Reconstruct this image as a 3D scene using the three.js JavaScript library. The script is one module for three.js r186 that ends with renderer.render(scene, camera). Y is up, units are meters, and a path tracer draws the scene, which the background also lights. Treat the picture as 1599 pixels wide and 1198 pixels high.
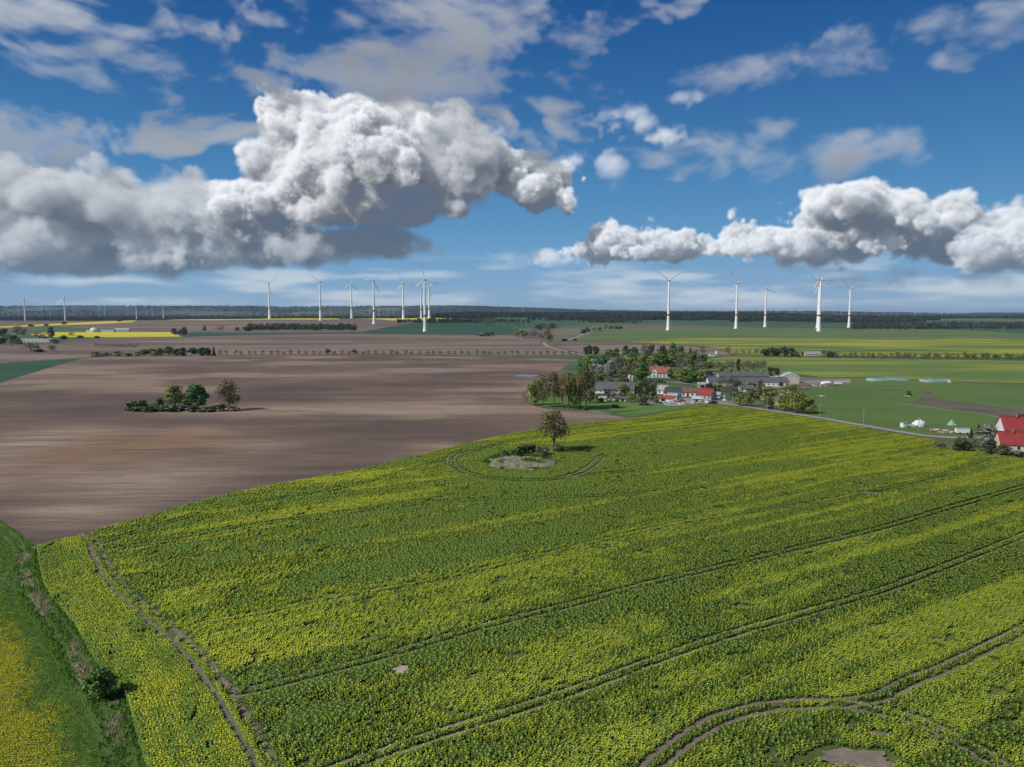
import * as THREE from 'three';
import { mergeGeometries } from 'three/addons/utils/BufferGeometryUtils.js';

// ---------------------------------------------------------------- camera
const scene = new THREE.Scene();
const EYE = 50, FOCAL = 1108, PITCH = Math.atan(108 / 1108);
const camera = new THREE.PerspectiveCamera(2 * Math.atan(599 / FOCAL) * 180 / Math.PI, 1599 / 1198, 1, 60000);
camera.position.set(0, EYE, 0);
camera.rotation.x = -PITCH;
const renderer = new THREE.WebGLRenderer();
renderer.toneMapping = THREE.LinearToneMapping;
renderer.toneMappingExposure = 1;
renderer.shadowMap.enabled = true;

// ---------------------------------------------------------------- random numbers and noise
let seed = 7;
const rnd = () => { seed = (seed + 0x6d2b79f5) | 0; let t = Math.imul(seed ^ (seed >>> 15), 1 | seed); t = (t + Math.imul(t ^ (t >>> 7), 61 | t)) ^ t; return ((t ^ (t >>> 14)) >>> 0) / 4294967296; };
const range = (a, b) => a + (b - a) * rnd();
const pick = (a) => a[Math.floor(rnd() * a.length)];
const clamp = (x, a = 0, b = 1) => (x < a ? a : x > b ? b : x);
const lerp = (a, b, t) => a + (b - a) * t;
const step = (a, b, x) => { const t = clamp((x - a) / (b - a)); return t * t * (3 - 2 * t); };
const hash2 = (x, y) => { let h = (Math.imul(x, 374761393) + Math.imul(y, 668265263)) | 0; h = Math.imul(h ^ (h >>> 13), 1274126177); return ((h ^ (h >>> 16)) >>> 0) / 4294967296; };
function noise2(x, y) {
  const ix = Math.floor(x), iy = Math.floor(y); let fx = x - ix, fy = y - iy;
  fx = fx * fx * (3 - 2 * fx); fy = fy * fy * (3 - 2 * fy);
  return lerp(lerp(hash2(ix, iy), hash2(ix + 1, iy), fx), lerp(hash2(ix, iy + 1), hash2(ix + 1, iy + 1), fx), fy);
}
const fbm = (x, y, o = 4) => { let s = 0, a = 0.5, t = 0; for (let i = 0; i < o; i++) { s += a * noise2(x, y); t += a; a *= 0.5; x = x * 2.03 + 17.1; y = y * 2.03 + 5.3; } return s / t; };

// ---------------------------------------------------------------- sun
const SUN_EL = 42 * Math.PI / 180, SUN_BACK = 25 * Math.PI / 180;
const toSun = new THREE.Vector3(-Math.cos(SUN_BACK) * Math.cos(SUN_EL), Math.sin(SUN_EL), Math.sin(SUN_BACK) * Math.cos(SUN_EL));
const sun = new THREE.DirectionalLight(new THREE.Color(1, 0.955, 0.88), 3.75);
sun.name = 'sun';
sun.position.copy(toSun).multiplyScalar(3000);
sun.castShadow = true;
Object.assign(sun.shadow.camera, { left: -3000, right: 3000, top: 3000, bottom: -3000, near: 10, far: 9000 });
sun.shadow.mapSize.set(4096, 4096);
scene.add(sun, sun.target);

// ---------------------------------------------------------------- sky: air and clouds, by azimuth and elevation in degrees (0 is straight ahead, right is positive)
function makeSky() {
  // tileable noise in three dimensions: billows (inverted cell distance) in three octaves
  const N = 96, vol = new Float32Array(N * N * N);
  const octaves = [[6, 0.6], [12, 0.28], [24, 0.12]];
  for (const [c, amp] of octaves) {
    const pts = new Float32Array(c * c * c * 3);
    for (let i = 0; i < pts.length; i++) pts[i] = rnd();
    const k = c / N;
    for (let z = 0; z < N; z++) for (let y = 0; y < N; y++) for (let x = 0; x < N; x++) {
      const px = x * k, py = y * k, pz = z * k, cx = px | 0, cy = py | 0, cz = pz | 0;
      let best = 9;
      for (let dz = -1; dz < 2; dz++) for (let dy = -1; dy < 2; dy++) for (let dx = -1; dx < 2; dx++) {
        const gx = cx + dx, gy = cy + dy, gz = cz + dz, at = ((((gz + c) % c) * c + (gy + c) % c) * c + (gx + c) % c) * 3;
        const ax = gx + pts[at] - px, ay = gy + pts[at + 1] - py, az = gz + pts[at + 2] - pz, d = ax * ax + ay * ay + az * az;
        if (d < best) best = d;
      }
      vol[(z * N + y) * N + x] += amp * (1 - Math.min(1, Math.sqrt(best)));
    }
  }
  const tri = (x, y, z) => {
    x = x * N; y = y * N; z = z * N;
    const fx = Math.floor(x), fy = Math.floor(y), fz = Math.floor(z), a = x - fx, b = y - fy, c = z - fz;
    const x0 = ((fx % N) + N) % N, x1 = x0 + 1 === N ? 0 : x0 + 1, y0 = (((fy % N) + N) % N) * N, y1 = y0 + N === N * N ? 0 : y0 + N, z0 = (((fz % N) + N) % N) * N * N, z1 = z0 + N * N === N * N * N ? 0 : z0 + N * N;
    const p = vol[z0 + y0 + x0] * (1 - a) + vol[z0 + y0 + x1] * a, q = vol[z0 + y1 + x0] * (1 - a) + vol[z0 + y1 + x1] * a;
    const r = vol[z1 + y0 + x0] * (1 - a) + vol[z1 + y0 + x1] * a, s = vol[z1 + y1 + x0] * (1 - a) + vol[z1 + y1 + x1] * a;
    return (p * (1 - b) + q * b) * (1 - c) + (r * (1 - b) + s * b) * c;
  };
  // [kind, elevation of the flat base, [[azimuth, elevation, half width, half height] ...]]
  // C cumulus, S grey heap cloud, B low grey bank, P small puff, V broken veil, W thin wisp
  const clouds = [
    ['C', 7.1, [[-12, 11.2, 6.6, 4.2], [-14.7, 13.3, 4.3, 2.4], [-12.5, 14.8, 2.7, 1.6], [-9, 13.9, 3.6, 2.1], [-18, 11.1, 2.9, 2], [-19.7, 8.3, 4, 2], [-15.8, 8.5, 5.6, 2]]],
    ['S', 7, [[-4.8, 11.7, 5, 3.8], [-9, 8.8, 7, 2], [-6.5, 13, 3.6, 2.4]]],
    ['C', 8.3, [[0, 11, 2.5, 1.9], [1.8, 10, 2.7, 1.8], [-1.2, 12.2, 1.5, 0.9]]],
    ['S', 3.2, [[-33.2, 8, 4.5, 2.5], [-29.8, 8.9, 3.1, 2], [-28.6, 6.9, 5.7, 2.5], [-24.3, 7.7, 3.8, 2.4], [-33, 5.1, 5.9, 2.2], [-26, 5.4, 7, 2], [-18.7, 5.6, 7.1, 1.9], [-12, 5.6, 6, 1.4], [-37.3, 6.5, 4.6, 2.6]]],
    ['B', 2.4, [[-30.9, 3.4, 11.3, 1], [-22.7, 4.1, 10.4, 0.8], [-14, 4.5, 8.4, 0.6], [-40, 3.2, 8.3, 1]]],
    ['V', -99, [[-33, 11.4, 4.7, 1.9], [-29.7, 11.8, 4.5, 1.3], [-34.3, 13, 3, 1.7], [-27, 11.3, 2.6, 0.8]]],
    ['V', -99, [[-32.4, 15.9, 4.3, 1.7], [-25.1, 16.4, 2.3, 1.8], [-29.1, 15.3, 2.5, 1.4], [-31.2, 18.4, 4.8, 1], [-23.4, 19.6, 2.2, 0.9]]],
    ['V', -99, [[-8.8, 21.4, 9.9, 2.4], [-11.3, 17.1, 6, 2.1], [-5.9, 17.3, 6.4, 3.1], [-0.5, 14, 2.8, 1.1], [-3.4, 20.3, 5.7, 2.3], [-20.2, 12.5, 2.3, 1], [-14.5, 20.6, 5.9, 1.5]]],
    ['C', 3.6, [[25.2, 7.7, 4.2, 2], [23.4, 8.3, 2.2, 1.2], [27.2, 7.4, 3, 1.7], [29.6, 6, 3.9, 1.9], [33, 4.9, 3.7, 1.7], [24, 5.7, 6, 1.6], [20.3, 5.6, 3.5, 1.4], [36.6, 4.6, 3.2, 1.7]]],
    ['C', 4, [[16.9, 5.2, 3.4, 0.9], [13.1, 5.3, 2.5, 0.9], [8.1, 5.5, 2.9, 1], [10.1, 5.1, 3, 0.8]]],
    ['P', -99, [[9, 15.2, 1.6, 1.1], [10.1, 14.5, 1.1, 0.9]]], ['P', -99, [[8, 11.2, 1.1, 0.9]]], ['P', -99, [[11.9, 13.4, 1.1, 0.5]]], ['P', -99, [[13, 16.1, 1.3, 0.5]]],
    ['P', -99, [[-7.5, 5.3, 1, 0.5]]], ['P', -99, [[3.6, 11.3, 1.4, 0.9]]],
    ['W', -99, [[21.4, 17.8, 8.4, 1.2], [16.9, 17.5, 3.2, 1.3], [19, 17.6, 5, 1.2]]], ['W', -99, [[21.2, 11.4, 6.9, 1.7], [25, 12.1, 3.5, 0.9], [18.5, 12.9, 3.8, 1.1]]],
    ['W', -99, [[29.7, 18.8, 2.5, 0.6]]], ['W', -99, [[33.3, 17.7, 2.3, 1.1]]], ['W', -99, [[30.6, 16.7, 1.5, 0.8]]], ['W', -99, [[2.3, 15.7, 1.6, 0.6]]], ['W', -99, [[-24, 21.5, 4, 1]]],
    ['P', -99, [[21, 3.5, 2.4, 0.45]]], ['P', -99, [[33.5, 2.3, 1.7, 0.6]]], ['P', -99, [[14.1, 3.4, 3, 0.35]]], ['P', -99, [[3.1, 4.7, 1.5, 0.5]]], ['P', -99, [[25.4, 2.4, 2.6, 0.5]]], ['P', -99, [[17.8, 3, 2.3, 0.35]]],
    ['P', -99, [[-1, 4.6, 2.2, 0.3]]], ['P', -99, [[29.5, 2.9, 2, 0.35]]],
  ];
  // the rest of the sky carries on in the same broken fashion
  for (let i = 0; i < 26; i++) {
    const az = 48 + i * 10.6 + range(-4, 4), el = range(5, 17), w = range(3, 9), group = [];
    for (let k = 0; k < 5; k++) group.push([az + range(-w, w), el + range(0, w * 0.3), w * range(0.4, 0.9), w * range(0.2, 0.4)]);
    clouds.push([i % 4 ? 'C' : 'S', el - 1, group]);
  }
  for (let i = 0; i < 46; i++) clouds.push([i % 2 ? 'V' : 'W', -99, [[range(-180, 180), range(26, 75), range(4, 16), range(1.5, 6)], [range(45, 315), range(12, 40), range(4, 10), range(1, 3)]]]);
  const look = {  // edge softness in degrees, extinction per degree, displacement of the edge: coarse, fine
    C: [0.34, 3.0, 3.2, 0.9], S: [0.8, 1.7, 3.2, 0.9], B: [0.6, 1.4, 0.9, 0.5], P: [2.0, 0.8, 2.8, 1.4], V: [5.5, 0.62, 4.2, 1.3], W: [3.6, 0.5, 2.3, 0.9],
  };
  const blobs = [];
  clouds.forEach(([kind, base, list], g) => { for (const [a, e, w, h] of list) { const L = look[kind], s = Math.min(1, h / 1.6); blobs.push({ a: ((a + 540) % 360) - 180, e, w, h, d: kind === 'V' || kind === 'W' ? 1.5 : Math.min(w, h * 2.1), base, edge: L[0] * (0.4 + 0.6 * s), ext: L[1], c1: L[2] * (0.35 + 0.65 * s), c2: L[3] * (0.45 + 0.55 * s), w: kind === 'V' ? w * 1.15 : w, thin: kind === 'V' || kind === 'W', shade: { S: 0.62, B: 0.22, V: 0.5, W: 0.48 }[kind] ?? 1, seed: (g * 7.31) % 19 }); } });
  let near = [];
  const around = (a, e, reach) => blobs.filter((b) => { let da = Math.abs(a - b.a); if (da > 180) da = 360 - da; const grow = 1 + (1.1 * b.c1 + 0.3) / Math.min(b.w, b.h); return da * Math.cos(e * Math.PI / 180) < b.w * grow + reach && Math.abs(e - b.e) < b.h * grow + reach; });
  let cosE = 1, veil = 0, sunlit = 1;
  const density = (a, e, w) => {
    let most = 0;
    let n1 = -1, n2 = 0, n0 = 0, n3 = 0, soft = 0;
    for (const b of near) {
      let da = a - b.a; if (da > 180) da -= 360; else if (da < -180) da += 360;
      const q = Math.sqrt((da * cosE / b.w) ** 2 + ((e - b.e) / b.h) ** 2 + (w / b.d) ** 2);
      let sd = (1 - q) * Math.min(b.h, b.w);
      if (sd < (b.thin ? -1.05 * b.c1 - 0.2 : -0.95 * b.c1)) continue;
      if (b.thin) {
        sd += (veil - 0.5) * b.c1 * 2.0 + 0.15;
        const v = clamp(sd / b.edge) * b.ext * (0.35 + 1.3 * veil);
        if (v > most) { most = v; sunlit = b.shade; }
        continue;
      }
      if (n1 < 0) {
        n0 = tri(a * 0.017 + 0.2, e * 0.02, w * 0.017) - 0.4; soft = tri(a * 0.028 + 0.6, e * 0.034 + 0.5, w * 0.02);
        n1 = tri(a * 0.055, e * 0.062 + 0.3, w * 0.055 + 0.1) - 0.42; n2 = tri(a * 0.17 + n1 * 0.2, e * 0.18 + 0.7, w * 0.17) - 0.42;
        n2 *= 1.3 - 1.5 * clamp((soft - 0.27) * 2.4);
        n3 = tri(a * 0.47 + n2 * 0.3, e * 0.5 + 0.2, w * 0.47) - 0.42;
      }
      sd += n0 * b.c1 * 0.8 + n1 * b.c1 * 0.95 + n2 * b.c2 * 1.25 + n3 * b.c2 * 0.55 - 0.42 * Math.min(1, b.h / 1.5);
      if (b.base > -90) sd = Math.min(sd, (e - b.base + n1 * 1.2 + n0 * 2.2 + 0.2) * 1.1);
      const v = clamp(sd / (b.edge * (0.55 + 1.9 * clamp((soft - 0.32) * 2.2)))) * b.ext;
      if (v > most) { most = v; sunlit = b.shade; }
    }
    return most;
  };
  const lx = toSun.x, ly = toSun.y, lw = -toSun.z;
  const lit = [0.98, 0.97, 0.955];
  const air = (a, e) => {
    const t = clamp(e / 27), x = Math.pow(t, 0.72);
    const right = 0.5 + 0.5 * Math.sin((a - 20) * Math.PI / 180);
    const k = step(0, 1, x), low = Math.exp(-Math.pow(Math.max(e, 0) / 4.2, 1.3));
    const r = lerp(0.115, 0.0105, k) , g = lerp(0.37, 0.082, k), b = lerp(0.66, 0.28, k);
    const hz = [0.315 + 0.03 * right, 0.435, 0.565 - 0.02 * right];
    return [lerp(r, hz[0], low * 0.85), lerp(g, hz[1], low * 0.85), lerp(b, hz[2], low * 0.85)];
  };
  const march = (a, e, steps) => {
    cosE = Math.cos(e * Math.PI / 180);
    const out = air(a, e);
    // pale streaks of distant cloud low over the horizon
    const streak = step(0.42, 0.8, fbm(a * 0.16 + 40, e * 1.3 + 3, 4)) * step(5.4, 2.5, e) * step(-0.4, 1.2, e) * 0.82;
    for (let c = 0; c < 3; c++) out[c] = lerp(out[c], [0.60, 0.68, 0.75][c], streak);
    if (!near.length) return out;
    const bend = fbm(a * 0.12 + 9, e * 0.16 + 2, 3) * 5;
    veil = clamp(0.7 * fbm(a * 0.2 + bend * 0.35 + 105, e * 0.42 + bend * 0.5, 5) + 0.3 * fbm(a * 0.7 + bend + 30, e * 1.3 - bend * 0.6, 5) , 0, 1);
    veil = clamp((veil - 0.5) * 1.35 + 0.52);
    let w0 = 0;
    for (const b of near) if (b.d > w0) w0 = b.d;
    w0 += 1;
    const dt = Math.max(0.12, 2 * w0 / steps);
    let T = 1, R = 0, G = 0, B = 0;
    const jit = hash2(Math.round(a * 97), Math.round(e * 89));
    for (let w = -w0 + jit * dt; w < w0 && T > 0.02; w += dt) {
      const d = density(a, e, w);
      if (d <= 0) continue;
      const shade = sunlit;
      let tau = 0, s = 0.14, at = 0;
      for (let i = 0; i < 7; i++) { at += s; tau += density(a + lx * at / cosE, e + ly * at, w + lw * at) * s; s *= 1.62; }
      const up = density(a, e + 0.9, w) + density(a, e + 2, w) + density(a, e + 4, w), down = density(a, e - 1, w);
      const beam = shade * (0.70 * Math.exp(-tau * 1.0) + 0.18 * Math.exp(-tau * 0.3) + 0.02);
      const open = Math.exp(-up * 0.32), under = Math.exp(-down * 0.6);
      const al = 1 - Math.exp(-d * dt), k = T * al;
      R += k * (lit[0] * beam * 0.95 + 0.034 + 0.125 * open + 0.03 * under);
      G += k * (lit[1] * beam * 0.95 + 0.046 + 0.145 * open + 0.03 * under);
      B += k * (lit[2] * beam * 0.95 + 0.072 + 0.17 * open + 0.028 * under);
      T *= 1 - al;
    }
    const far = 0.75 * Math.exp(-Math.max(0, e) / 2.6) * (1 - T), h = air(a, e);
    return [out[0] * T + R * (1 - 0) * (1 - far) + h[0] * far, out[1] * T + G * (1 - far) + h[1] * far, out[2] * T + B * (1 - far) + h[2] * far];
  };
  const W = 4096, H = 2048, data = new Float32Array(W * H * 4);
  const put = (x, y, c) => { const i = (y * W + ((x + W) % W)) * 4; data[i] = c[0]; data[i + 1] = c[1]; data[i + 2] = c[2]; data[i + 3] = 1; };
  const azOf = (x) => { let a = ((x + 0.5) / W - 0.25) * 360; return a > 180 ? a - 360 : a; }, elOf = (y) => ((y + 0.5) / H - 0.5) * 180;
  // coarse pass for the whole dome, then every point of the part in front
  const Q = 16, cw = W / Q, ch = H / 2 / Q + 1, coarse = [];
  for (let j = 0; j <= ch; j++) for (let i = 0; i < cw; i++) { const a = azOf(i * Q), e = Math.min(89, elOf(H / 2 + j * Q)); near = around(a, e, 1.5); coarse.push(march(a, e, 20)); }
  for (let y = 0; y < H; y++) for (let x = 0; x < W; x++) {
    if (y < H / 2) { put(x, y, [0.29, 0.40, 0.50]); continue; }
    const fx = x / Q, fy = (y - H / 2) / Q, ix = fx | 0, iy = fy | 0, s = fx - ix, t = fy - iy, c = [];
    const p = coarse[iy * cw + ix], q = coarse[iy * cw + (ix + 1) % cw], r = coarse[(iy + 1) * cw + ix], u = coarse[(iy + 1) * cw + (ix + 1) % cw];
    for (let k = 0; k < 3; k++) c.push(lerp(lerp(p[k], q[k], s), lerp(r[k], u[k], s), t));
    put(x, y, c);
  }
  const TILE = 8, x0 = Math.floor((0.25 - 43 / 360) * W), x1 = Math.ceil((0.25 + 43 / 360) * W), y1 = H / 2 + Math.ceil(28 / 180 * H);
  for (let ty = H / 2; ty < y1; ty += TILE) for (let tx = x0; tx < x1; tx += TILE) {
    near = around(azOf(tx + TILE / 2), elOf(ty + TILE / 2), 5);
    const own = near;
    for (let y = ty; y < ty + TILE; y++) for (let x = tx; x < tx + TILE; x++) { near = own; put(x, y, march(azOf(x), elOf(y), 34)); }
  }
  const t = new THREE.DataTexture(data, W, H, THREE.RGBAFormat, THREE.FloatType);
  t.mapping = THREE.EquirectangularReflectionMapping;
  t.magFilter = THREE.LinearFilter;
  t.needsUpdate = true;
  return t;
}
scene.background = scene.environment = makeSky();

// ---------------------------------------------------------------- lie of the land
const dirAt = (px, py) => {  // the direction in which the photograph shows a point
  const u = (px - 799.5) / FOCAL, v = -(py - 599) / FOCAL;
  return [u, v * Math.cos(PITCH) - Math.sin(PITCH), -(v * Math.sin(PITCH) + Math.cos(PITCH))];
};
function height(x, z) {
  const d = Math.max(1, -z), s = x / d;
  let h = 0;
  // ridge with the rape strips and the row of turbines on the left
  const side = step(0.0, -0.11, s) * (0.72 + 0.28 * step(-0.62, -0.3, s));
  h += side * 31 * step(1950, 3050, d) * (1 - 0.75 * step(3100, 4300, d));
  // wooded rise in the middle and to the right
  h += 40 * step(3000, 4400, d) * step(-0.2, -0.04, s) * (1 - 0.55 * step(0.3, 0.52, s)) * (1 - 0.5 * step(5200, 7000, d));
  // far hills
  const roll = fbm(x * 0.00035 + 3, 7.7, 3);
  h += step(8800, 12000, d) * ((132 + 50 * roll) * (1 - step(-0.1, 0.18, s)) + (52 + 46 * roll) * step(-0.1, 0.18, s) * (1 - 0.35 * step(0.4, 0.62, s)));
  // gentle swell of the arable land
  h += step(380, 1000, d) * (1 - step(5000, 7000, d)) * (fbm(x * 0.0022 + 11, z * 0.0018 + 4, 2) - 0.5) * 5;
  return h;
}
function ground(px, py) {
  const [dx, dy, dz] = dirAt(px, py);
  let t = 40, last = 40;
  for (; t < 20000; t *= 1.004) {
    if (EYE + dy * t < height(dx * t, dz * t)) {
      let a = last, b = t;
      for (let i = 0; i < 22; i++) { const m = (a + b) / 2; if (EYE + dy * m < height(dx * m, dz * m)) b = m; else a = m; }
      return new THREE.Vector3(dx * b, height(dx * b, dz * b), dz * b);
    }
    last = t;
  }
  return new THREE.Vector3(dx * 15000, height(dx * 15000, dz * 15000), dz * 15000);
}
const metresPerPx = (p) => Math.hypot(-p.z, (EYE - p.y)) / FOCAL;

// ---------------------------------------------------------------- names, labels
const used = new Map();
const numbered = (name) => { const n = used.get(name) ?? 0; used.set(name, n + 1); return n ? name + '_' + String(n).padStart(3, '0') : name; };
const shade = (o) => { o.castShadow = o.receiveShadow = true; return o; };
function structure(name, geometry, material, kind = 'structure') {
  const m = shade(new THREE.Mesh(geometry, material)); m.name = numbered(name); m.userData.kind = kind; scene.add(m); return m;
}
function thing(name, label, category, position, turn = 0, group) {
  const g = new THREE.Group(); g.name = numbered(name); g.position.copy(position); g.rotation.y = turn; g.userData = { label, category };
  if (group) g.userData.group = group;
  scene.add(g); return g;
}
function part(name, geometry, material, parent) { const m = shade(new THREE.Mesh(geometry, material)); m.name = name; parent.add(m); return m; }
const rgb = (r, g, b) => new THREE.Color().setRGB(r, g, b);
const mat = (r, g, b, roughness = 0.9, more = {}) => new THREE.MeshStandardMaterial({ color: rgb(r, g, b), roughness, ...more });

// ---------------------------------------------------------------- computed textures, all tileable
function tileNoise(W, H, fn) {  // fn(sample) -> 0..1 where sample(fx, fy, octaves, salt) is periodic value noise with fx by fy cells
  const out = new Float32Array(W * H);
  const per = (x, y, fx, fy, salt) => {
    const ix = Math.floor(x), iy = Math.floor(y); let a = x - ix, b = y - iy; a = a * a * (3 - 2 * a); b = b * b * (3 - 2 * b);
    const x0 = ix % fx, x1 = (ix + 1) % fx, y0 = (iy % fy) + salt * 7919, y1 = ((iy + 1) % fy) + salt * 7919;
    return lerp(lerp(hash2(x0, y0), hash2(x1, y0), a), lerp(hash2(x0, y1), hash2(x1, y1), a), b);
  };
  for (let y = 0; y < H; y++) for (let x = 0; x < W; x++) {
    const s = (fx, fy, o, salt) => { let v = 0, a = 0.5, t = 0; for (let i = 0; i < o; i++) { v += a * per(x / W * fx, y / H * fy, fx, fy, salt + i); t += a; a *= 0.55; fx *= 2; fy *= 2; } return v / t; };
    out[y * W + x] = fn(s);
  }
  return out;
}
function texture(W, H, values, ramp, srgb = true) {
  const data = new Uint8Array(W * H * 4);
  for (let i = 0; i < W * H; i++) { const c = ramp(values[i]); data[i * 4] = clamp(c[0]) * 255; data[i * 4 + 1] = clamp(c[1]) * 255; data[i * 4 + 2] = clamp(c[2]) * 255; data[i * 4 + 3] = 255; }
  const t = new THREE.DataTexture(data, W, H); t.wrapS = t.wrapT = THREE.RepeatWrapping; t.magFilter = THREE.LinearFilter;
  if (srgb) t.colorSpace = THREE.SRGBColorSpace;
  t.needsUpdate = true; return t;
}
const toS = (x) => (x <= 0.0031308 ? 12.92 * x : 1.055 * Math.pow(x, 1 / 2.4) - 0.055);
const grey = (lo, hi) => (v) => { const x = toS(lerp(lo, hi, v)); return [x, x, x]; };
const lin = (v) => [v, v, v];
const soilV = tileNoise(1024, 1024, (s) => clamp(0.5 + (s(6, 96, 4, 1) - 0.5) * 1.2 + (s(160, 200, 3, 9) - 0.5) * 0.7));
const grassV = tileNoise(1024, 1024, (s) => clamp(0.5 + (s(40, 40, 4, 21) - 0.5) * 0.9 + (s(230, 230, 2, 33) - 0.5) * 0.9));
const rowsV = tileNoise(512, 512, (s) => clamp(0.5 + (s(3, 48, 3, 41) - 0.5) * 1.3 + (s(100, 130, 2, 47) - 0.5) * 0.6));
const soilTex = texture(1024, 1024, soilV, grey(0.5, 1.42)), soilBump = texture(1024, 1024, soilV, lin, false);
const grassTex = texture(1024, 1024, grassV, grey(0.5, 1.4)), grassBump = texture(1024, 1024, grassV, lin, false);
const rowsTex = texture(512, 512, rowsV, grey(0.6, 1.35)), rowsBump = texture(512, 512, rowsV, lin, false);
const fieldMat = (map, bump, h) => new THREE.MeshStandardMaterial({ vertexColors: true, map, bumpMap: bump, bumpScale: h, roughness: 1, metalness: 0 });
const soilMat = fieldMat(soilTex, soilBump, 0.12), grassMat = fieldMat(grassTex, grassBump, 0.15), rowsMat = fieldMat(rowsTex, rowsBump, 0.2);
const asphaltMat = mat(0.33, 0.32, 0.30, 0.9, { map: grassTex }), trackMat = mat(0.36, 0.31, 0.23, 1, { map: grassTex }), pondMat = new THREE.MeshPhysicalMaterial({ color: rgb(0.16, 0.16, 0.15), roughness: 0.2 });

// ---------------------------------------------------------------- sheets of land
const inside = (poly, x, z) => { let c = false; for (let i = 0, j = poly.length - 1; i < poly.length; j = i++) { const [xi, zi] = poly[i], [xj, zj] = poly[j]; if ((zi > z) !== (zj > z) && x < (xj - xi) * (z - zi) / (zj - zi) + xi) c = !c; } return c; };
function cut(poly, axis, at, keepLess) {
  const out = [];
  for (let i = 0; i < poly.length; i++) {
    const a = poly[i], b = poly[(i + 1) % poly.length], ia = keepLess ? a[axis] <= at : a[axis] >= at, ib = keepLess ? b[axis] <= at : b[axis] >= at;
    if (ia) out.push(a);
    if (ia !== ib) { const t = (at - a[axis]) / (b[axis] - a[axis]); out.push([a[0] + (b[0] - a[0]) * t, a[1] + (b[1] - a[1]) * t]); }
  }
  return out;
}
function smoothLine(points, n = 6, closed = false) {
  const c = new THREE.CatmullRomCurve3(points.map(([x, z]) => new THREE.Vector3(x, 0, z)), closed, 'centripetal');
  return c.getPoints(points.length * n).map((p) => [p.x, p.z]);
}
function sheet(poly, cell, lift, color, tile) {  // a polygon of land cut into cells that follow the ground; uv in tiles of so many metres
  const cellX = Array.isArray(cell) ? cell[0] : cell, cellZ = Array.isArray(cell) ? cell[1] : cell;
  const pos = [], col = [], uv = [], idx = [], grid = new Map(), edge = new Set();
  let x0 = 1e9, x1 = -1e9, z0 = 1e9, z1 = -1e9;
  for (const [x, z] of poly) { x0 = Math.min(x0, x); x1 = Math.max(x1, x); z0 = Math.min(z0, z); z1 = Math.max(z1, z); }
  const i0 = Math.floor(x0 / cellX), i1 = Math.floor(x1 / cellX), j0 = Math.floor(z0 / cellZ), j1 = Math.floor(z1 / cellZ), key = (i, j) => i * 100003 + j;
  for (let k = 0; k < poly.length; k++) {
    const a = poly[k], b = poly[(k + 1) % poly.length], n = Math.ceil(Math.max(Math.abs(b[0] - a[0]) / cellX, Math.abs(b[1] - a[1]) / cellZ) * 8) + 1;
    for (let t = 0; t <= n; t++) { const x = lerp(a[0], b[0], t / n) / cellX, z = lerp(a[1], b[1], t / n) / cellZ; for (const ex of [-0.02, 0.02]) for (const ez of [-0.02, 0.02]) edge.add(key(Math.floor(x + ex), Math.floor(z + ez))); }
  }
  const vertex = (x, z) => { pos.push(x, height(x, z) + lift, z); const c = color(x, z); col.push(c[0], c[1], c[2]); uv.push(x / tile, z / tile); return pos.length / 3 - 1; };
  const corner = (i, j) => { const k = key(i, j); let v = grid.get(k); if (v === undefined) grid.set(k, v = vertex(i * cellX, j * cellZ)); return v; };
  for (let i = i0; i <= i1; i++) for (let j = j0; j <= j1; j++) {
    if (edge.has(key(i, j))) {
      let p = cut(cut(cut(cut(poly, 0, i * cellX, false), 0, (i + 1) * cellX, true), 1, j * cellZ, false), 1, (j + 1) * cellZ, true);
      p = p.filter((q, n) => { const o = p[(n + 1) % p.length]; return Math.hypot(q[0] - o[0], q[1] - o[1]) > 1e-4; });
      if (p.length < 3) continue;
      const v = p.map(([x, z]) => vertex(x, z));
      for (const [a, b, c] of THREE.ShapeUtils.triangulateShape(p.map(([x, z]) => new THREE.Vector2(x, z)), [])) {
        const up = (p[b][0] - p[a][0]) * (p[c][1] - p[a][1]) - (p[b][1] - p[a][1]) * (p[c][0] - p[a][0]) < 0;
        idx.push(...(up ? [v[a], v[b], v[c]] : [v[a], v[c], v[b]]));
      }
    } else if (inside(poly, (i + 0.5) * cellX, (j + 0.5) * cellZ)) {
      const a = corner(i, j), b = corner(i + 1, j), c = corner(i + 1, j + 1), d = corner(i, j + 1);
      idx.push(a, c, b, a, d, c);
    }
  }
  const nor = [];
  for (let i = 0; i < pos.length; i += 3) { const x = pos[i], z = pos[i + 2], e = 8, n = new THREE.Vector3(height(x - e, z) - height(x + e, z), 2 * e, height(x, z - e) - height(x, z + e)).normalize(); nor.push(n.x, n.y, n.z); }
  const g = new THREE.BufferGeometry();
  g.setAttribute('position', new THREE.Float32BufferAttribute(pos, 3)); g.setAttribute('normal', new THREE.Float32BufferAttribute(nor, 3));
  g.setAttribute('color', new THREE.Float32BufferAttribute(col, 3)); g.setAttribute('uv', new THREE.Float32BufferAttribute(uv, 2));
  g.setIndex(idx);
  return g;
}
const trace = (points, n = 5) => smoothLine(points.map(([a, b]) => { const p = ground(a, b); return [p.x, p.z]; }), n, true);
const corners = (points) => points.map(([a, b]) => { const p = ground(a, b); return [p.x, p.z]; });
const line = (points, n = 8) => smoothLine(points.map(([a, b]) => { const p = ground(a, b); return [p.x, p.z]; }), n);
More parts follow.
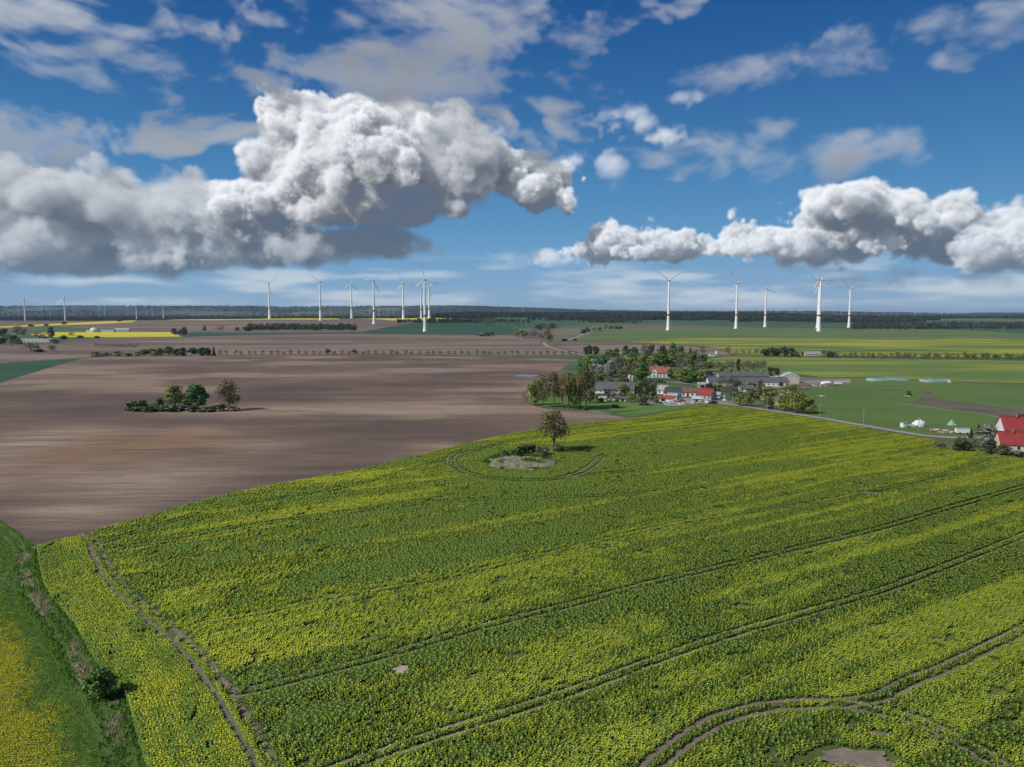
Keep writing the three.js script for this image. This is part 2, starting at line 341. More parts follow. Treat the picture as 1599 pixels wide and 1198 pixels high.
function ribbon(pts, width, lift, tile = 4) {
  const pos = [], uv = [], idx = [], nor = [];
  let run = 0;
  for (let i = 0; i < pts.length; i++) {
    const a = pts[Math.max(0, i - 1)], b = pts[Math.min(pts.length - 1, i + 1)], l = Math.hypot(b[0] - a[0], b[1] - a[1]) || 1, nx = -(b[1] - a[1]) / l, nz = (b[0] - a[0]) / l;
    if (i) run += Math.hypot(pts[i][0] - pts[i - 1][0], pts[i][1] - pts[i - 1][1]);
    const w = width * (0.92 + 0.16 * noise2(run * 0.13, 3)) / 2;
    for (const s of [-1, 1]) { const x = pts[i][0] + nx * w * s, z = pts[i][1] + nz * w * s; pos.push(x, height(x, z) + lift, z); uv.push(s * width / 2 / tile, run / tile); nor.push(0, 1, 0); }
    if (i) idx.push(i * 2 - 2, i * 2 - 1, i * 2, i * 2 - 1, i * 2 + 1, i * 2);
  }
  const g = new THREE.BufferGeometry();
  g.setAttribute('position', new THREE.Float32BufferAttribute(pos, 3)); g.setAttribute('normal', new THREE.Float32BufferAttribute(nor, 3)); g.setAttribute('uv', new THREE.Float32BufferAttribute(uv, 2)); g.setIndex(idx);
  return g;
}
const mix = (a, b, t) => [lerp(a[0], b[0], t), lerp(a[1], b[1], t), lerp(a[2], b[2], t)];
const times = (c, k) => [c[0] * k, c[1] * k, c[2] * k];

// the whole countryside as one sheet to the horizon, finer near the village
{
  const xs = [], zs = [];
  for (let v = 0, s = 22; v < 26000; v += s, s *= 1.028) { xs.push(v); if (v) xs.unshift(-v); }
  for (let v = 160, s = 22; v > -30000; v -= s) { zs.push(v); if (v < -1200) s *= v < -3500 ? 1.05 : 1.012; }
  const pos = [], col = [], uv = [], nor = [], idx = [];
  const n = xs.length;
  for (const z of zs) for (const x of xs) {
    const y = height(x, z), d = -z;
    pos.push(x, y - 0.02, z);
    const e = 20, v = new THREE.Vector3(height(x - e, z) - height(x + e, z), 2 * e, height(x, z - e) - height(x, z + e)).normalize(); nor.push(v.x, v.y, v.z);
    const patch = fbm(x * 0.0015 + 31, z * 0.0009 + 8, 2), wild = fbm(x * 0.012, z * 0.012, 3);
    let c = patch > 0.56 ? [0.17, 0.125, 0.085] : patch > 0.44 ? [0.075, 0.13, 0.04] : [0.04, 0.10, 0.035];
    c = times(c, 0.75 + 0.5 * wild);
    const wood = step(5200, 6800, d);
    c = mix(c, patch > 0.6 ? [0.10, 0.12, 0.05] : [0.022, 0.034, 0.016], wood);
    col.push(...c); uv.push(x / 30, z / 30);
  }
  for (let j = 0; j < zs.length - 1; j++) for (let i = 0; i < n - 1; i++) { const a = j * n + i, b = a + 1, c = a + n, d = c + 1; idx.push(a, b, d, a, d, c); }
  const g = new THREE.BufferGeometry();
  g.setAttribute('position', new THREE.Float32BufferAttribute(pos, 3)); g.setAttribute('normal', new THREE.Float32BufferAttribute(nor, 3)); g.setAttribute('color', new THREE.Float32BufferAttribute(col, 3)); g.setAttribute('uv', new THREE.Float32BufferAttribute(uv, 2)); g.setIndex(idx);
  structure('countryside_ground', g, grassMat);
}

// ---------------------------------------------------------------- the big ploughed field
const blot = (px, py, rx, ry, c) => { const p = ground(px, py), q = ground(px + rx, py), r = ground(px, py - ry); return { x: p.x, z: p.z, w: q.x - p.x, l: Math.max(6, p.z - r.z), c }; };
const bare = [0.168, 0.108, 0.07], paleSoil = [0.33, 0.232, 0.15], redSoil = [0.27, 0.152, 0.07], darkSoil = [0.096, 0.064, 0.046];
const soilBlots = [blot(50, 690, 130, 30, paleSoil), blot(260, 690, 90, 18, redSoil), blot(110, 710, 60, 20, redSoil), blot(250, 745, 140, 25, paleSoil), blot(560, 772, 120, 22, paleSoil), blot(540, 700, 110, 16, darkSoil), blot(80, 580, 120, 8, paleSoil), blot(260, 562, 60, 6, paleSoil), blot(60, 615, 110, 9, darkSoil), blot(150, 640, 110, 14, darkSoil),
  blot(280, 657, 150, 9, darkSoil), blot(560, 635, 120, 8, paleSoil), blot(460, 592, 30, 4, redSoil), blot(650, 668, 120, 9, darkSoil), blot(740, 640, 90, 8, paleSoil), blot(700, 700, 60, 9, paleSoil), blot(130, 800, 110, 26, paleSoil), blot(700, 600, 140, 6, darkSoil), blot(420, 610, 60, 7, darkSoil), blot(200, 565, 120, 5, darkSoil)];
const soilAt = (x, z) => {
  const k = fbm(x * 0.013 + 5, z * 0.019 + 2, 5), lean = z + 26 * fbm(x * 0.0045 + 20, z * 0.005 + 4, 2) + x * 0.03, streak = fbm(x * 0.016 + 3, lean * 0.13 + 9, 4), fine = fbm(x * 0.06, lean * 0.8, 2);
  let c = mix(bare, paleSoil, step(0.5, 0.7, k) * 0.7); c = mix(c, darkSoil, step(0.5, 0.28, k) * 0.8);
  for (const b of soilBlots) { const q = ((x - b.x) / b.w) ** 2 + ((z - b.z) / b.l) ** 2; if (q < 5) c = mix(c, b.c, clamp(Math.exp(-q * 1.1) * (0.25 + 1.3 * streak) * 0.95)); }
  return times(c, 0.5 + 0.62 * streak + 0.42 * fine);
};
const rapeEdge = [[60, 854], [140, 832], [250, 802], [350, 775], [450, 755], [560, 735], [640, 716], [700, 701], [760, 687], [830, 673], [900, 663], [985, 656]];
const ploughed = [...line([[-260, 690], [-120, 640], [0, 599], [60, 580], [130, 560], [180, 557]], 4), ...line([[240, 556], [400, 556], [600, 556], [800, 559], [905, 562]], 3), ...line([[890, 568], [862, 585], [832, 600], [819, 612], [818, 627], [850, 638], [915, 645], [960, 649], [985, 654]], 5), ...line([...rapeEdge].reverse(), 5), ...line([[56, 852], [40, 840], [0, 812], [-90, 770], [-260, 720]], 4)];
structure('ploughed_field', sheet(ploughed, [3, 1.2], 0.02, soilAt, 46), soilMat);

// ---------------------------------------------------------------- rape field in the foreground: soil below, plants above
const farSide = [[985, 656], [1060, 642], [1110, 633], [1190, 642], [1270, 655], [1340, 667], [1400, 679], [1455, 688], [1466, 699], [1530, 707], [1599, 719], [1760, 745]];
const leftEdge = [[275, 1300], [230, 1198], [209, 1129], [195, 1087], [153, 1038], [115, 975], [72, 920], [58, 860]];
const rapeOutline = [...line(leftEdge, 5), ...line(rapeEdge, 5), ...line(farSide, 5), [210, -150], [150, -44], ...[[60, -38], [-20, -34]]];
const tramlines = [   // centre lines of the wheel tracks, distance between the wheels, how bare they are
  [[[136, 832], [146, 850], [160, 881], [184, 915], [216, 946], [251, 976], [284, 1005], [316, 1038], [344, 1075], [366, 1111], [394, 1158], [415, 1197], [450, 1265]], 2.0, 1.15],
  [[[284, 1003], [290, 990], [308, 979], [350, 970], [400, 961], [525, 934], [619, 919], [672, 909], [800, 880], [940, 846], [1075, 816], [1225, 794], [1356, 771], [1450, 749], [1530, 728], [1551, 723], [1556, 727], [1530, 722], [1480, 716], [1440, 709], [1412, 700], [1402, 694], [1420, 688], [1450, 686]], 1.9, 0.55],
  [[[340, 1070], [352, 1080], [375, 1082], [400, 1078], [556, 1038], [650, 1012], [744, 983], [900, 944], [1000, 917], [1187, 872], [1375, 827], [1487, 794], [1599, 762], [1740, 722]], 1.9, 0.72],
  [[[460, 1230], [556, 1194], [681, 1150], [791, 1116], [900, 1080], [1000, 1042], [1131, 996], [1262, 958], [1375, 925], [1487, 883], [1599, 838], [1740, 782]], 1.9, 0.72],
  [[[1000, 1225], [1022, 1198], [1075, 1154], [1131, 1124], [1195, 1107], [1262, 1101], [1318, 1102], [1375, 1112], [1431, 1127], [1487, 1154], [1543, 1184], [1580, 1215]], 2.0, 1.15],
  [[[1310, 1101], [1375, 1090], [1412, 1071], [1468, 1049], [1525, 1022], [1562, 1004], [1599, 985], [1700, 930]], 1.9, 0.8],
  [[[150, 853], [180, 843], [209, 834], [279, 813], [349, 796], [419, 783], [525, 766], [613, 743], [700, 718], [800, 690], [900, 672], [1000, 662], [1100, 648]], 2.0, 0.9],
  [[[160, 868], [197, 857], [306, 842], [438, 816], [560, 800], [700, 785], [860, 779], [1000, 773], [1094, 764]], 2.4, 0.8],
  [[[728, 705], [712, 709], [704, 719], [716, 735], [750, 746], [800, 751], [850, 751], [890, 745], [920, 732], [940, 714]], 2.5, 1.7],
  [[[890, 746], [930, 742], [985, 738]], 2.2, 1.5],
];
const trackCells = new Map();
for (const [pts, gauge, worn] of tramlines) {
  const l = line(pts, 10);
  for (let i = 0; i + 1 < l.length; i++) {
    const a = l[i], b = l[i + 1], n = Math.ceil(Math.hypot(b[0] - a[0], b[1] - a[1]) / 4) + 1;
    const seg = { a, b, gauge, worn, own: pts };
    const touched = new Set();
    for (let t = 0; t <= n; t++) for (const ox of [-3, 0, 3]) for (const oz of [-3, 0, 3]) touched.add(Math.floor((lerp(a[0], b[0], t / n) + ox) / 6) * 4099 + Math.floor((lerp(a[1], b[1], t / n) + oz) / 6));
    for (const k of touched) { if (!trackCells.has(k)) trackCells.set(k, []); trackCells.get(k).push(seg); }
  }
}
function wheel(x, z) {  // how near a wheel track: 1 in the rut
  let best = 0;
  const near = new Map();
  for (const s of trackCells.get(Math.floor(x / 6) * 4099 + Math.floor(z / 6)) ?? []) {
    const dx = s.b[0] - s.a[0], dz = s.b[1] - s.a[1], t = clamp(((x - s.a[0]) * dx + (z - s.a[1]) * dz) / (dx * dx + dz * dz || 1)), d = Math.hypot(x - s.a[0] - dx * t, z - s.a[1] - dz * t);
    if (d < (near.get(s.own)?.[0] ?? 9)) near.set(s.own, [d, s]);
  }
  for (const [d, s] of near.values()) best = Math.max(best, (1 - step(0.1 + 0.2 * s.worn, 0.34 + 0.24 * s.worn, Math.abs(d - s.gauge / 2))) * s.worn);
  return best;
}
const lineA = line(tramlines[2][0].slice(3), 1), dirA = Math.atan2(lineA[6][1] - lineA[0][1], lineA[6][0] - lineA[0][0]);
const headland = line(tramlines[0][0], 4);
const sideOfHeadland = (x, z) => { let best = 1e9, side = 0, ang = 0; for (let i = 0; i + 1 < headland.length; i++) { const a = headland[i], b = headland[i + 1], mx = (a[0] + b[0]) / 2 - x, mz = (a[1] + b[1]) / 2 - z, q = mx * mx + mz * mz; if (q < best) { best = q; side = (b[0] - a[0]) * (z - a[1]) - (b[1] - a[1]) * (x - a[0]); ang = Math.atan2(b[1] - a[1], b[0] - a[0]); } } return [side, ang]; };
const green = (px, py, rx, ry, v) => ({ ...blot(px, py, rx, ry), v });
const blooms = [green(1075, 960, 60, 34, -0.5), green(700, 790, 300, 40, -0.3), green(900, 850, 240, 26, -0.12), green(560, 845, 200, 30, -0.22), green(250, 865, 130, 16, -0.3), green(1400, 980, 260, 90, 0.16), green(1500, 740, 160, 30, 0.18), green(430, 1000, 160, 40, 0.1), green(500, 1120, 110, 40, -0.12), green(1100, 700, 190, 40, -0.16), green(850, 745, 130, 20, -0.4), green(780, 1030, 90, 30, -0.14), green(1150, 1150, 90, 24, -0.2), green(1350, 700, 80, 12, -0.1), green(960, 1010, 110, 34, -0.16), green(1190, 1010, 80, 30, -0.12), green(200, 1000, 40, 50, 0.1), green(600, 745, 150, 8, 0.3), green(850, 688, 140, 5, 0.4), green(1000, 662, 100, 4, 0.35), green(330, 800, 130, 8, 0.2), green(900, 890, 300, 18, 0.12), green(330, 935, 120, 24, 0.14), green(300, 1180, 60, 40, 0.05)];
const cosA = Math.cos(dirA), sinA = Math.sin(dirA);
function bloom(x, z) {
  const along = x * cosA + z * sinA, across = -x * sinA + z * cosA;
  let v = 0.45 + (fbm(along * 0.016 + 8, across * 0.085 + 3, 4) - 0.5) * 1.9 + (fbm(along * 0.014 + 2, across * 0.36 + 7, 2) - 0.5) * 0.95 + (fbm(x * 0.3, z * 0.3, 2) - 0.5) * 0.7;
  v += 0.26 * Math.sin(across * 2 * Math.PI / 6.1 + fbm(along * 0.03, 4, 2) * 2) * step(0, 70, x);
  for (const b of blooms) { const q = ((x - b.x) / b.w) ** 2 + ((z - b.z) / b.l) ** 2; if (q < 4) v += b.v * Math.exp(-q); }
  return clamp(v);
}
const pondCentre = ground(815, 722), sand = ground(627, 1048), bareSpot = ground(1340, 1188), bareSpot2 = ground(1372, 1148);
const spots = [[pondCentre.x - 0.5, pondCentre.z, 13.5, 17], [sand.x, sand.z, 1.3, 1.3], [bareSpot.x, bareSpot.z - 0.5, 5.5, 2.2], [bareSpot2.x, bareSpot2.z, 1.6, 0.7], [ground(1358, 771).x, ground(1358, 771).z, 4, 2]];
const spot = (x, z) => { let s = 0; spots.forEach(([a, b, w, l], i) => { const r = Math.hypot((x - a) / w, (z - b) / l) + (fbm(x * 0.8, z * 0.8, 3) - 0.5) * (i === 1 ? 1.1 : 0.55); s = Math.max(s, 1 - step(0.86, 1.0, r)); }); return s; };
const earth = [0.25, 0.20, 0.135];
structure('rapeseed_field', sheet(rapeOutline, [1.4, 1.4], 0.035, (x, z) => {
  const y = bloom(x, z), w = wheel(x, z), n = 0.75 + 0.5 * fbm(x * 0.9, z * 0.9, 2);
  let c = mix([0.075, 0.115, 0.025], [0.17, 0.19, 0.025], y);
  c = times(mix(c, earth, clamp(w * 0.55)), n);
  return c;
}, 14), grassMat);

// ---------------------------------------------------------------- meadow with dandelions and the grass margin beside the rape
const meadowOutline = [...line([[-260, 722], [-90, 772], [0, 814], [40, 842], [57, 856]], 5), ...line([...leftEdge].reverse(), 5), [-60, -30], [-140, -50], [-160, -170]];
const meadowPath = line([[-20, 812], [25, 850], [28, 880], [14, 905], [50, 925], [75, 960], [105, 1000], [125, 1040], [140, 1090], [165, 1140], [195, 1200]], 6);
const nearLine = (l, x, z) => { let b = 1e9; for (let i = 0; i + 1 < l.length; i++) { const [ax, az] = l[i], dx = l[i + 1][0] - ax, dz = l[i + 1][1] - az, t = clamp(((x - ax) * dx + (z - az) * dz) / (dx * dx + dz * dz || 1)); b = Math.min(b, Math.hypot(x - ax - dx * t, z - az - dz * t)); } return b; };
const leftLine = line(leftEdge, 5);
const dandelion = (x, z) => { const e = nearLine(leftLine, x, z); return clamp(step(5.5, 9, e) * (0.42 + (fbm(x * 0.13 + 4, z * 0.1 + 9, 4) - 0.42) * 2.4)) * step(-142, -124, z); };
structure('meadow', sheet(meadowOutline, 1.2, 0.022, (x, z) => {
  const n = fbm(x * 0.35 + 2, z * 0.35, 3), e = nearLine(leftLine, x, z), p = nearLine(meadowPath, x, z);
  let c = mix([0.075, 0.16, 0.018], [0.12, 0.215, 0.026], n);
  c = mix(c, [0.30, 0.30, 0.02], dandelion(x, z) * 0.7);
  c = mix(c, [0.24, 0.215, 0.13], step(1.3, 0.5, Math.abs(e - 2.2)) * step(0.45, 0.62, fbm(x * 0.25, z * 0.12, 3)));
  c = mix(c, [0.14, 0.19, 0.06], step(0.75, 0.2, Math.abs(p - 0.9)) * 0.6);
  return c;
}, 12), grassMat);

// ---------------------------------------------------------------- fields further off
const tone = (a, b, sx, sz, more) => (x, z) => { const k = fbm(x * sx + 7, z * sz + 3, 4); let c = mix(a, b, step(0.3, 0.7, k)); if (more) c = more(x, z, c); return c; };
const brownFar = tone([0.15, 0.10, 0.068], [0.27, 0.19, 0.13], 0.005, 0.02);
const wheat = tone([0.016, 0.07, 0.026], [0.024, 0.092, 0.034], 0.01, 0.02);
const youngGreen = tone([0.09, 0.14, 0.03], [0.135, 0.19, 0.045], 0.006, 0.02);
const yellow = tone([0.62, 0.51, 0.02], [0.72, 0.60, 0.025], 0.01, 0.01);
const pasture = tone([0.075, 0.15, 0.018], [0.12, 0.20, 0.03], 0.02, 0.035);
const patchyRape = tone([0.10, 0.165, 0.026], [0.36, 0.35, 0.022], 0.007, 0.03, (x, z, c) => mix(c, [0.23, 0.17, 0.115], step(0.68, 0.82, fbm(x * 0.006 + 90, z * 0.022, 3)) * 0.8));
const lightRape = tone([0.115, 0.185, 0.028], [0.25, 0.275, 0.03], 0.008, 0.03);
const roughGrass = tone([0.09, 0.11, 0.045], [0.17, 0.16, 0.085], 0.02, 0.03);
const fields = [  // name, outline, cell, height of the sheet, colours, material
  ['brown_field', [[-300, 528], [-60, 548], [0, 541], [150, 538], [240, 530], [345, 524], [560, 522], [790, 524], [828, 529], [848, 537], [880, 549], [905, 557], [600, 555], [345, 555], [200, 556], [120, 559], [0, 567], [-300, 590]], 18, 0.10, brownFar, soilMat],
  ['winter_wheat_field', [[-300, 592], [0, 568], [128, 560], [60, 579], [0, 597], [-120, 636], [-300, 690]], 8, 0.05, wheat, rowsMat],
  ['brown_field', [[862, 537], [905, 535], [1000, 536], [1075, 541], [1130, 546], [1142, 554], [1080, 553], [905, 551], [880, 545]], 14, 0.16, brownFar, soilMat],
  ['winter_wheat_field', [[272, 526], [300, 519], [500, 520], [560, 519], [600, 512], [650, 504], [700, 500], [745, 498], [790, 509], [832, 521], [780, 523], [560, 521]], 30, 0.35, wheat, rowsMat],
  ['brown_field', [[80, 511], [150, 505], [230, 502], [400, 502], [560, 502], [645, 504], [590, 513], [560, 517], [380, 517], [280, 517], [160, 513]], 30, 0.3, brownFar, soilMat],
  ['rapeseed_strip', [[46, 523], [70, 519], [268, 519], [284, 526], [90, 527]], 22, 0.4, yellow, rowsMat],
  ['rapeseed_strip', [[-40, 512], [20, 509], [100, 505], [180, 501.5], [216, 500.5], [206, 503.5], [100, 508], [10, 512]], 40, 0.5, yellow, rowsMat],
  ['rapeseed_strip', [[262, 500], [330, 498], [420, 496.5], [520, 497.2], [530, 499], [420, 499.4], [330, 500.4]], 40, 0.6, yellow, rowsMat],
  ['rapeseed_strip', [[552, 497.5], [640, 497.2], [706, 498], [690, 501.5], [610, 500.5]], 40, 0.6, yellow, rowsMat],
  ['field_beyond_track', [[840, 527], [880, 515], [935, 509], [1010, 508], [960, 514], [925, 520], [905, 531], [866, 533]], 25, 0.3, tone([0.13, 0.13, 0.06], [0.21, 0.17, 0.11], 0.006, 0.01), soilMat],
  ['young_grain_field', [[895, 533], [925, 520], [1000, 513], [1250, 512], [1450, 514], [1599, 521], [1900, 526], [1900, 534], [1599, 531], [1450, 528], [1250, 528], [1060, 529.5], [980, 533]], 26, 0.3, youngGreen, rowsMat],
  ['flowering_rape_field', [[975, 534], [1060, 529], [1250, 527.5], [1450, 527.5], [1599, 531], [1900, 535], [1900, 566], [1599, 560], [1320, 557], [1215, 556], [1145, 554], [1132, 546], [1080, 540]], 12, 0.5, patchyRape, rowsMat],
  ['flowering_rape_field', [[1090, 566], [1110, 560], [1145, 557], [1320, 560], [1599, 564], [1900, 570], [1900, 604], [1599, 599], [1485, 597], [1370, 589], [1290, 590], [1240, 584], [1110, 580]], 9, 0.2, lightRape, rowsMat],
  ['pasture', [[1225, 602], [1290, 592], [1370, 590], [1485, 598], [1599, 600], [1900, 606], [1900, 735], [1599, 705], [1530, 690], [1470, 686], [1400, 676], [1340, 664], [1270, 651], [1240, 645]], 4, 0.06, (x, z) => mix(pasture(x, z), [0.12, 0.185, 0.03], 0.5 + 0.5 * Math.sin(z * 0.55 + x * 0.05)), grassMat],
  ['dug_over_strip', [[1420, 628], [1432, 625], [1444, 620], [1445, 613], [1436, 607], [1452, 612], [1462, 622], [1500, 628], [1599, 640], [1760, 650], [1760, 676], [1599, 656], [1500, 642], [1450, 633]], 4, 0.09, tone([0.10, 0.09, 0.05], [0.16, 0.125, 0.085], 0.03, 0.06), soilMat],
  ['village_green', [[905, 560], [960, 553], [1100, 553], [1140, 560], [1110, 566], [1105, 580], [1240, 585], [1330, 592], [1290, 598], [1260, 610], [1270, 648], [1190, 638], [1112, 631], [1060, 640], [985, 653], [915, 643], [850, 637], [820, 626], [822, 612], [862, 586], [892, 569]], 4, 0.07, tone([0.05, 0.115, 0.024], [0.13, 0.15, 0.07], 0.03, 0.03, (x, z, c) => mix(c, [0.27, 0.24, 0.19], step(0.62, 0.75, fbm(x * 0.05 + 40, z * 0.05, 3)))), grassMat],
  ['lawn', [[821, 621], [850, 618], [905, 622], [960, 626], [1000, 630], [1010, 634], [1000, 640], [960, 642], [900, 641], [850, 636], [824, 629]], 3, 0.11, tone([0.085, 0.19, 0.014], [0.12, 0.24, 0.02], 0.03, 0.04), grassMat],
  ['lawn', [[1010, 632], [1060, 630], [1108, 632], [1060, 639], [1010, 647], [985, 651], [960, 646], [1000, 641]], 3, 0.10, tone([0.085, 0.175, 0.02], [0.125, 0.215, 0.03], 0.03, 0.04), grassMat],
  ['farmyard', [[1120, 604], [1225, 606], [1260, 606], [1330, 600], [1328, 592], [1270, 590], [1230, 588], [1110, 592]], 5, 0.12, tone([0.16, 0.15, 0.10], [0.34, 0.29, 0.22], 0.03, 0.04), soilMat],
  ['paddock', [[990, 602], [1010, 600], [1070, 602], [1080, 606], [1050, 607], [1000, 611]], 3, 0.12, pasture, grassMat],
  ['garden', [[1466, 686], [1530, 685], [1620, 684], [1800, 700], [1800, 752], [1599, 717], [1530, 706], [1470, 700]], 3, 0.12, tone([0.07, 0.11, 0.03], [0.13, 0.16, 0.05], 0.06, 0.06), grassMat],
  ['junk_yard', [[1028, 627], [1050, 622], [1100, 624], [1108, 629], [1060, 634], [1040, 634]], 3, 0.13, tone([0.20, 0.18, 0.15], [0.34, 0.31, 0.27], 0.1, 0.1), soilMat],
];
for (const [name, outline, cell, lift, color, m] of fields) structure(name, sheet(corners(outline), cell, lift, color, m === soilMat ? 46 : 24), m);

// roads and farm tracks
structure('village_road', ribbon(line([[1038, 620], [1066, 622], [1100, 627], [1146, 633], [1190, 639.5], [1270, 651.5], [1340, 663.5], [1400, 674], [1450, 681.5], [1492, 684], [1530, 684], [1599, 683]], 8), 4.2, 0.2), asphaltMat);
structure('village_road', ribbon(line([[986, 603], [995, 599], [1010, 596.5], [1045, 597], [1078, 600]], 8), 4, 0.22), asphaltMat);
structure('farm_track', ribbon(line([[849, 535], [852, 539], [860, 543], [880, 548], [900, 553], [914, 556.5]], 10), 5.5, 0.5), trackMat);
structure('farm_track', ribbon(line([[884, 532], [898, 528], [910, 523], [920, 519]], 10), 6, 0.6), trackMat);
structure('farm_track', ribbon(line([[1404, 630.5], [1450, 637], [1520, 645], [1585, 657], [1599, 660]], 10), 1.4, 0.2), trackMat);
structure('farm_track', ribbon(line([[1323, 605], [1360, 605], [1400, 607], [1434, 609]], 10), 1.6, 0.2), trackMat);
structure('farm_track', ribbon(line([[790, 531], [830, 533], [848, 534]], 10), 3.5, 0.4), trackMat);
// standing water in the hollows of the ploughed field
for (const [x0, x1, y0, y1] of [[803, 843, 585.5, 588.5], [668, 699, 578.2, 580.2]]) {
  const pts = []; for (let i = 0; i < 22; i++) { const t = i / 22 * Math.PI * 2; pts.push([(x0 + x1) / 2 + Math.cos(t) * (x1 - x0) / 2, (y0 + y1) / 2 + Math.sin(t) * (y1 - y0) / 2 * (0.75 + 0.5 * rnd())]); }
  const g = sheet(trace(pts, 2), 4, 0.09, () => [1, 1, 1], 10);
  const flat = g.attributes.position; let low = 0; for (let i = 0; i < flat.count; i++) low += flat.getY(i) / flat.count;
  structure('puddle', g, pondMat);
}

// ---------------------------------------------------------------- wheel ruts as strips of bare earth
const rutMat = mat(0.31, 0.245, 0.16, 1, { map: grassTex, bumpMap: grassBump, bumpScale: 0.06 }), dryRutMat = mat(0.25, 0.23, 0.12, 1, { map: grassTex });
for (const [pts, gauge, worn] of tramlines) {
  const l = line(pts, 14);
  for (const s of [-1, 1]) {
    const off = l.map((p, i) => { const a = l[Math.max(0, i - 1)], b = l[Math.min(l.length - 1, i + 1)], n = Math.hypot(b[0] - a[0], b[1] - a[1]) || 1; return [p[0] - (b[1] - a[1]) / n * s * gauge / 2, p[1] + (b[0] - a[0]) / n * s * gauge / 2]; });
    structure('tractor_rut', ribbon(off, 0.36 + worn * 0.24, 0.05 + 0.012 * tramlines.findIndex((t) => t[0] === pts) + (s > 0 ? 0.005 : 0), 3), worn > 0.75 ? rutMat : dryRutMat);
  }
}

// ---------------------------------------------------------------- rape plants, in drilled rows
function leafQuad(pos, col, nor, c, size, tilt, spin, color, n) {  // one leaf or petal cluster: a bent four-sided face
  const cs = Math.cos(spin), sn = Math.sin(spin), ct = Math.cos(tilt), st = Math.sin(tilt);
  const q = [[-0.35, -0.5], [0.4, -0.42], [0.5, 0.45], [-0.3, 0.55]].map(([a, b]) => { const x = a * size * (0.8 + 0.4 * rnd()), y = b * size; return [c[0] + x * cs - y * ct * sn, c[1] + y * st, c[2] + x * sn + y * ct * cs]; });
  for (const i of [0, 1, 2, 0, 2, 3]) { pos.push(...q[i]); col.push(...color); nor.push(...n); }
}
const asGeometry = (pos, col, nor) => {
  const g = new THREE.BufferGeometry(), a = new THREE.Vector3(), b = new THREE.Vector3(), c = new THREE.Vector3(), n = new THREE.Vector3();
  if (nor) for (let i = 0; i < pos.length; i += 9) {  // wind every face so that its front is the side its normal points to
    a.fromArray(pos, i); b.fromArray(pos, i + 3).sub(a); c.fromArray(pos, i + 6).sub(a); n.fromArray(nor, i);
    if (b.cross(c).dot(n) < 0) for (let k = 0; k < 3; k++) { const t = pos[i + 3 + k]; pos[i + 3 + k] = pos[i + 6 + k]; pos[i + 6 + k] = t; }
  }
  g.setAttribute('position', new THREE.Float32BufferAttribute(pos, 3)); g.setAttribute('color', new THREE.Float32BufferAttribute(col, 3));
  if (nor) g.setAttribute('normal', new THREE.Float32BufferAttribute(nor, 3)); else g.computeVertexNormals();
  return g;
};
function rapeRow(flowers) {  // about a metre of a row
  const pos = [], col = [], nor = [];
  for (let k = 0; k < 6; k++) {
    const x = (k - 2.5) * 0.16 + range(-0.14, 0.14), z = range(-0.16, 0.16), h = range(0.3, 0.52);
    for (let i = 0; i < 4; i++) { const a = rnd() * 6.28, g = range(0.7, 1.35); leafQuad(pos, col, nor, [x + Math.cos(a) * 0.09, h * range(0.25, 0.85), z + Math.sin(a) * 0.09], range(0.15, 0.28), range(0.2, 1.2), a, [0.124 * g, 0.205 * g, 0.04 * g], new THREE.Vector3(Math.cos(a) * 0.6, 1, Math.sin(a) * 0.6).normalize().toArray()); }
    const n = Math.floor(flowers + rnd());
    for (let i = 0; i < n; i++) { const a = rnd() * 6.28, g = range(0.75, 1.1); leafQuad(pos, col, nor, [x + range(-0.1, 0.1), h + range(-0.04, 0.12), z + range(-0.1, 0.1)], range(0.06, 0.125), range(0.1, 0.9), a, [0.72 * g, 0.69 * g, 0.04], [0, 1, 0]); }
  }
  return asGeometry(pos, col, nor);
}
const plantMat = new THREE.MeshPhysicalMaterial({ vertexColors: true, roughness: 0.95, specularIntensity: 0.15, side: THREE.DoubleSide });
function scatter(name, geometries, material, places, parent) {  // places: [kind, x, y, z, turn, scale, r, g, b]
  const m4 = new THREE.Matrix4(), q = new THREE.Quaternion(), up = new THREE.Vector3(0, 1, 0), c = new THREE.Color();
  geometries.forEach((geometry, kind) => {
    const own = places.filter((p) => p[0] === kind);
    if (!own.length) return;
    const im = new THREE.InstancedMesh(geometry, material, own.length);
    own.forEach(([, x, y, z, turn, s, r, g, b], i) => { q.setFromAxisAngle(up, turn); im.setMatrixAt(i, m4.compose(new THREE.Vector3(x, y, z), q, Array.isArray(s) ? new THREE.Vector3(...s) : new THREE.Vector3(s, s, s))); im.setColorAt(i, c.setRGB(r, g, b)); });
    im.name = name; im.userData.kind = 'stuff'; shade(im); parent.add(im);
  });
}
function stuff(name) { const g = new THREE.Group(); g.name = numbered(name); g.userData.kind = 'stuff'; scene.add(g); return g; }
const inFrame = (x, z, margin = 1.13) => { const f = -z * Math.cos(PITCH) + EYE * Math.sin(PITCH), v = (-EYE * Math.cos(PITCH) - z * Math.sin(PITCH)) ; return f > 1 && Math.abs(x / f) < 799.5 / FOCAL * margin && v / f > -0.62; };
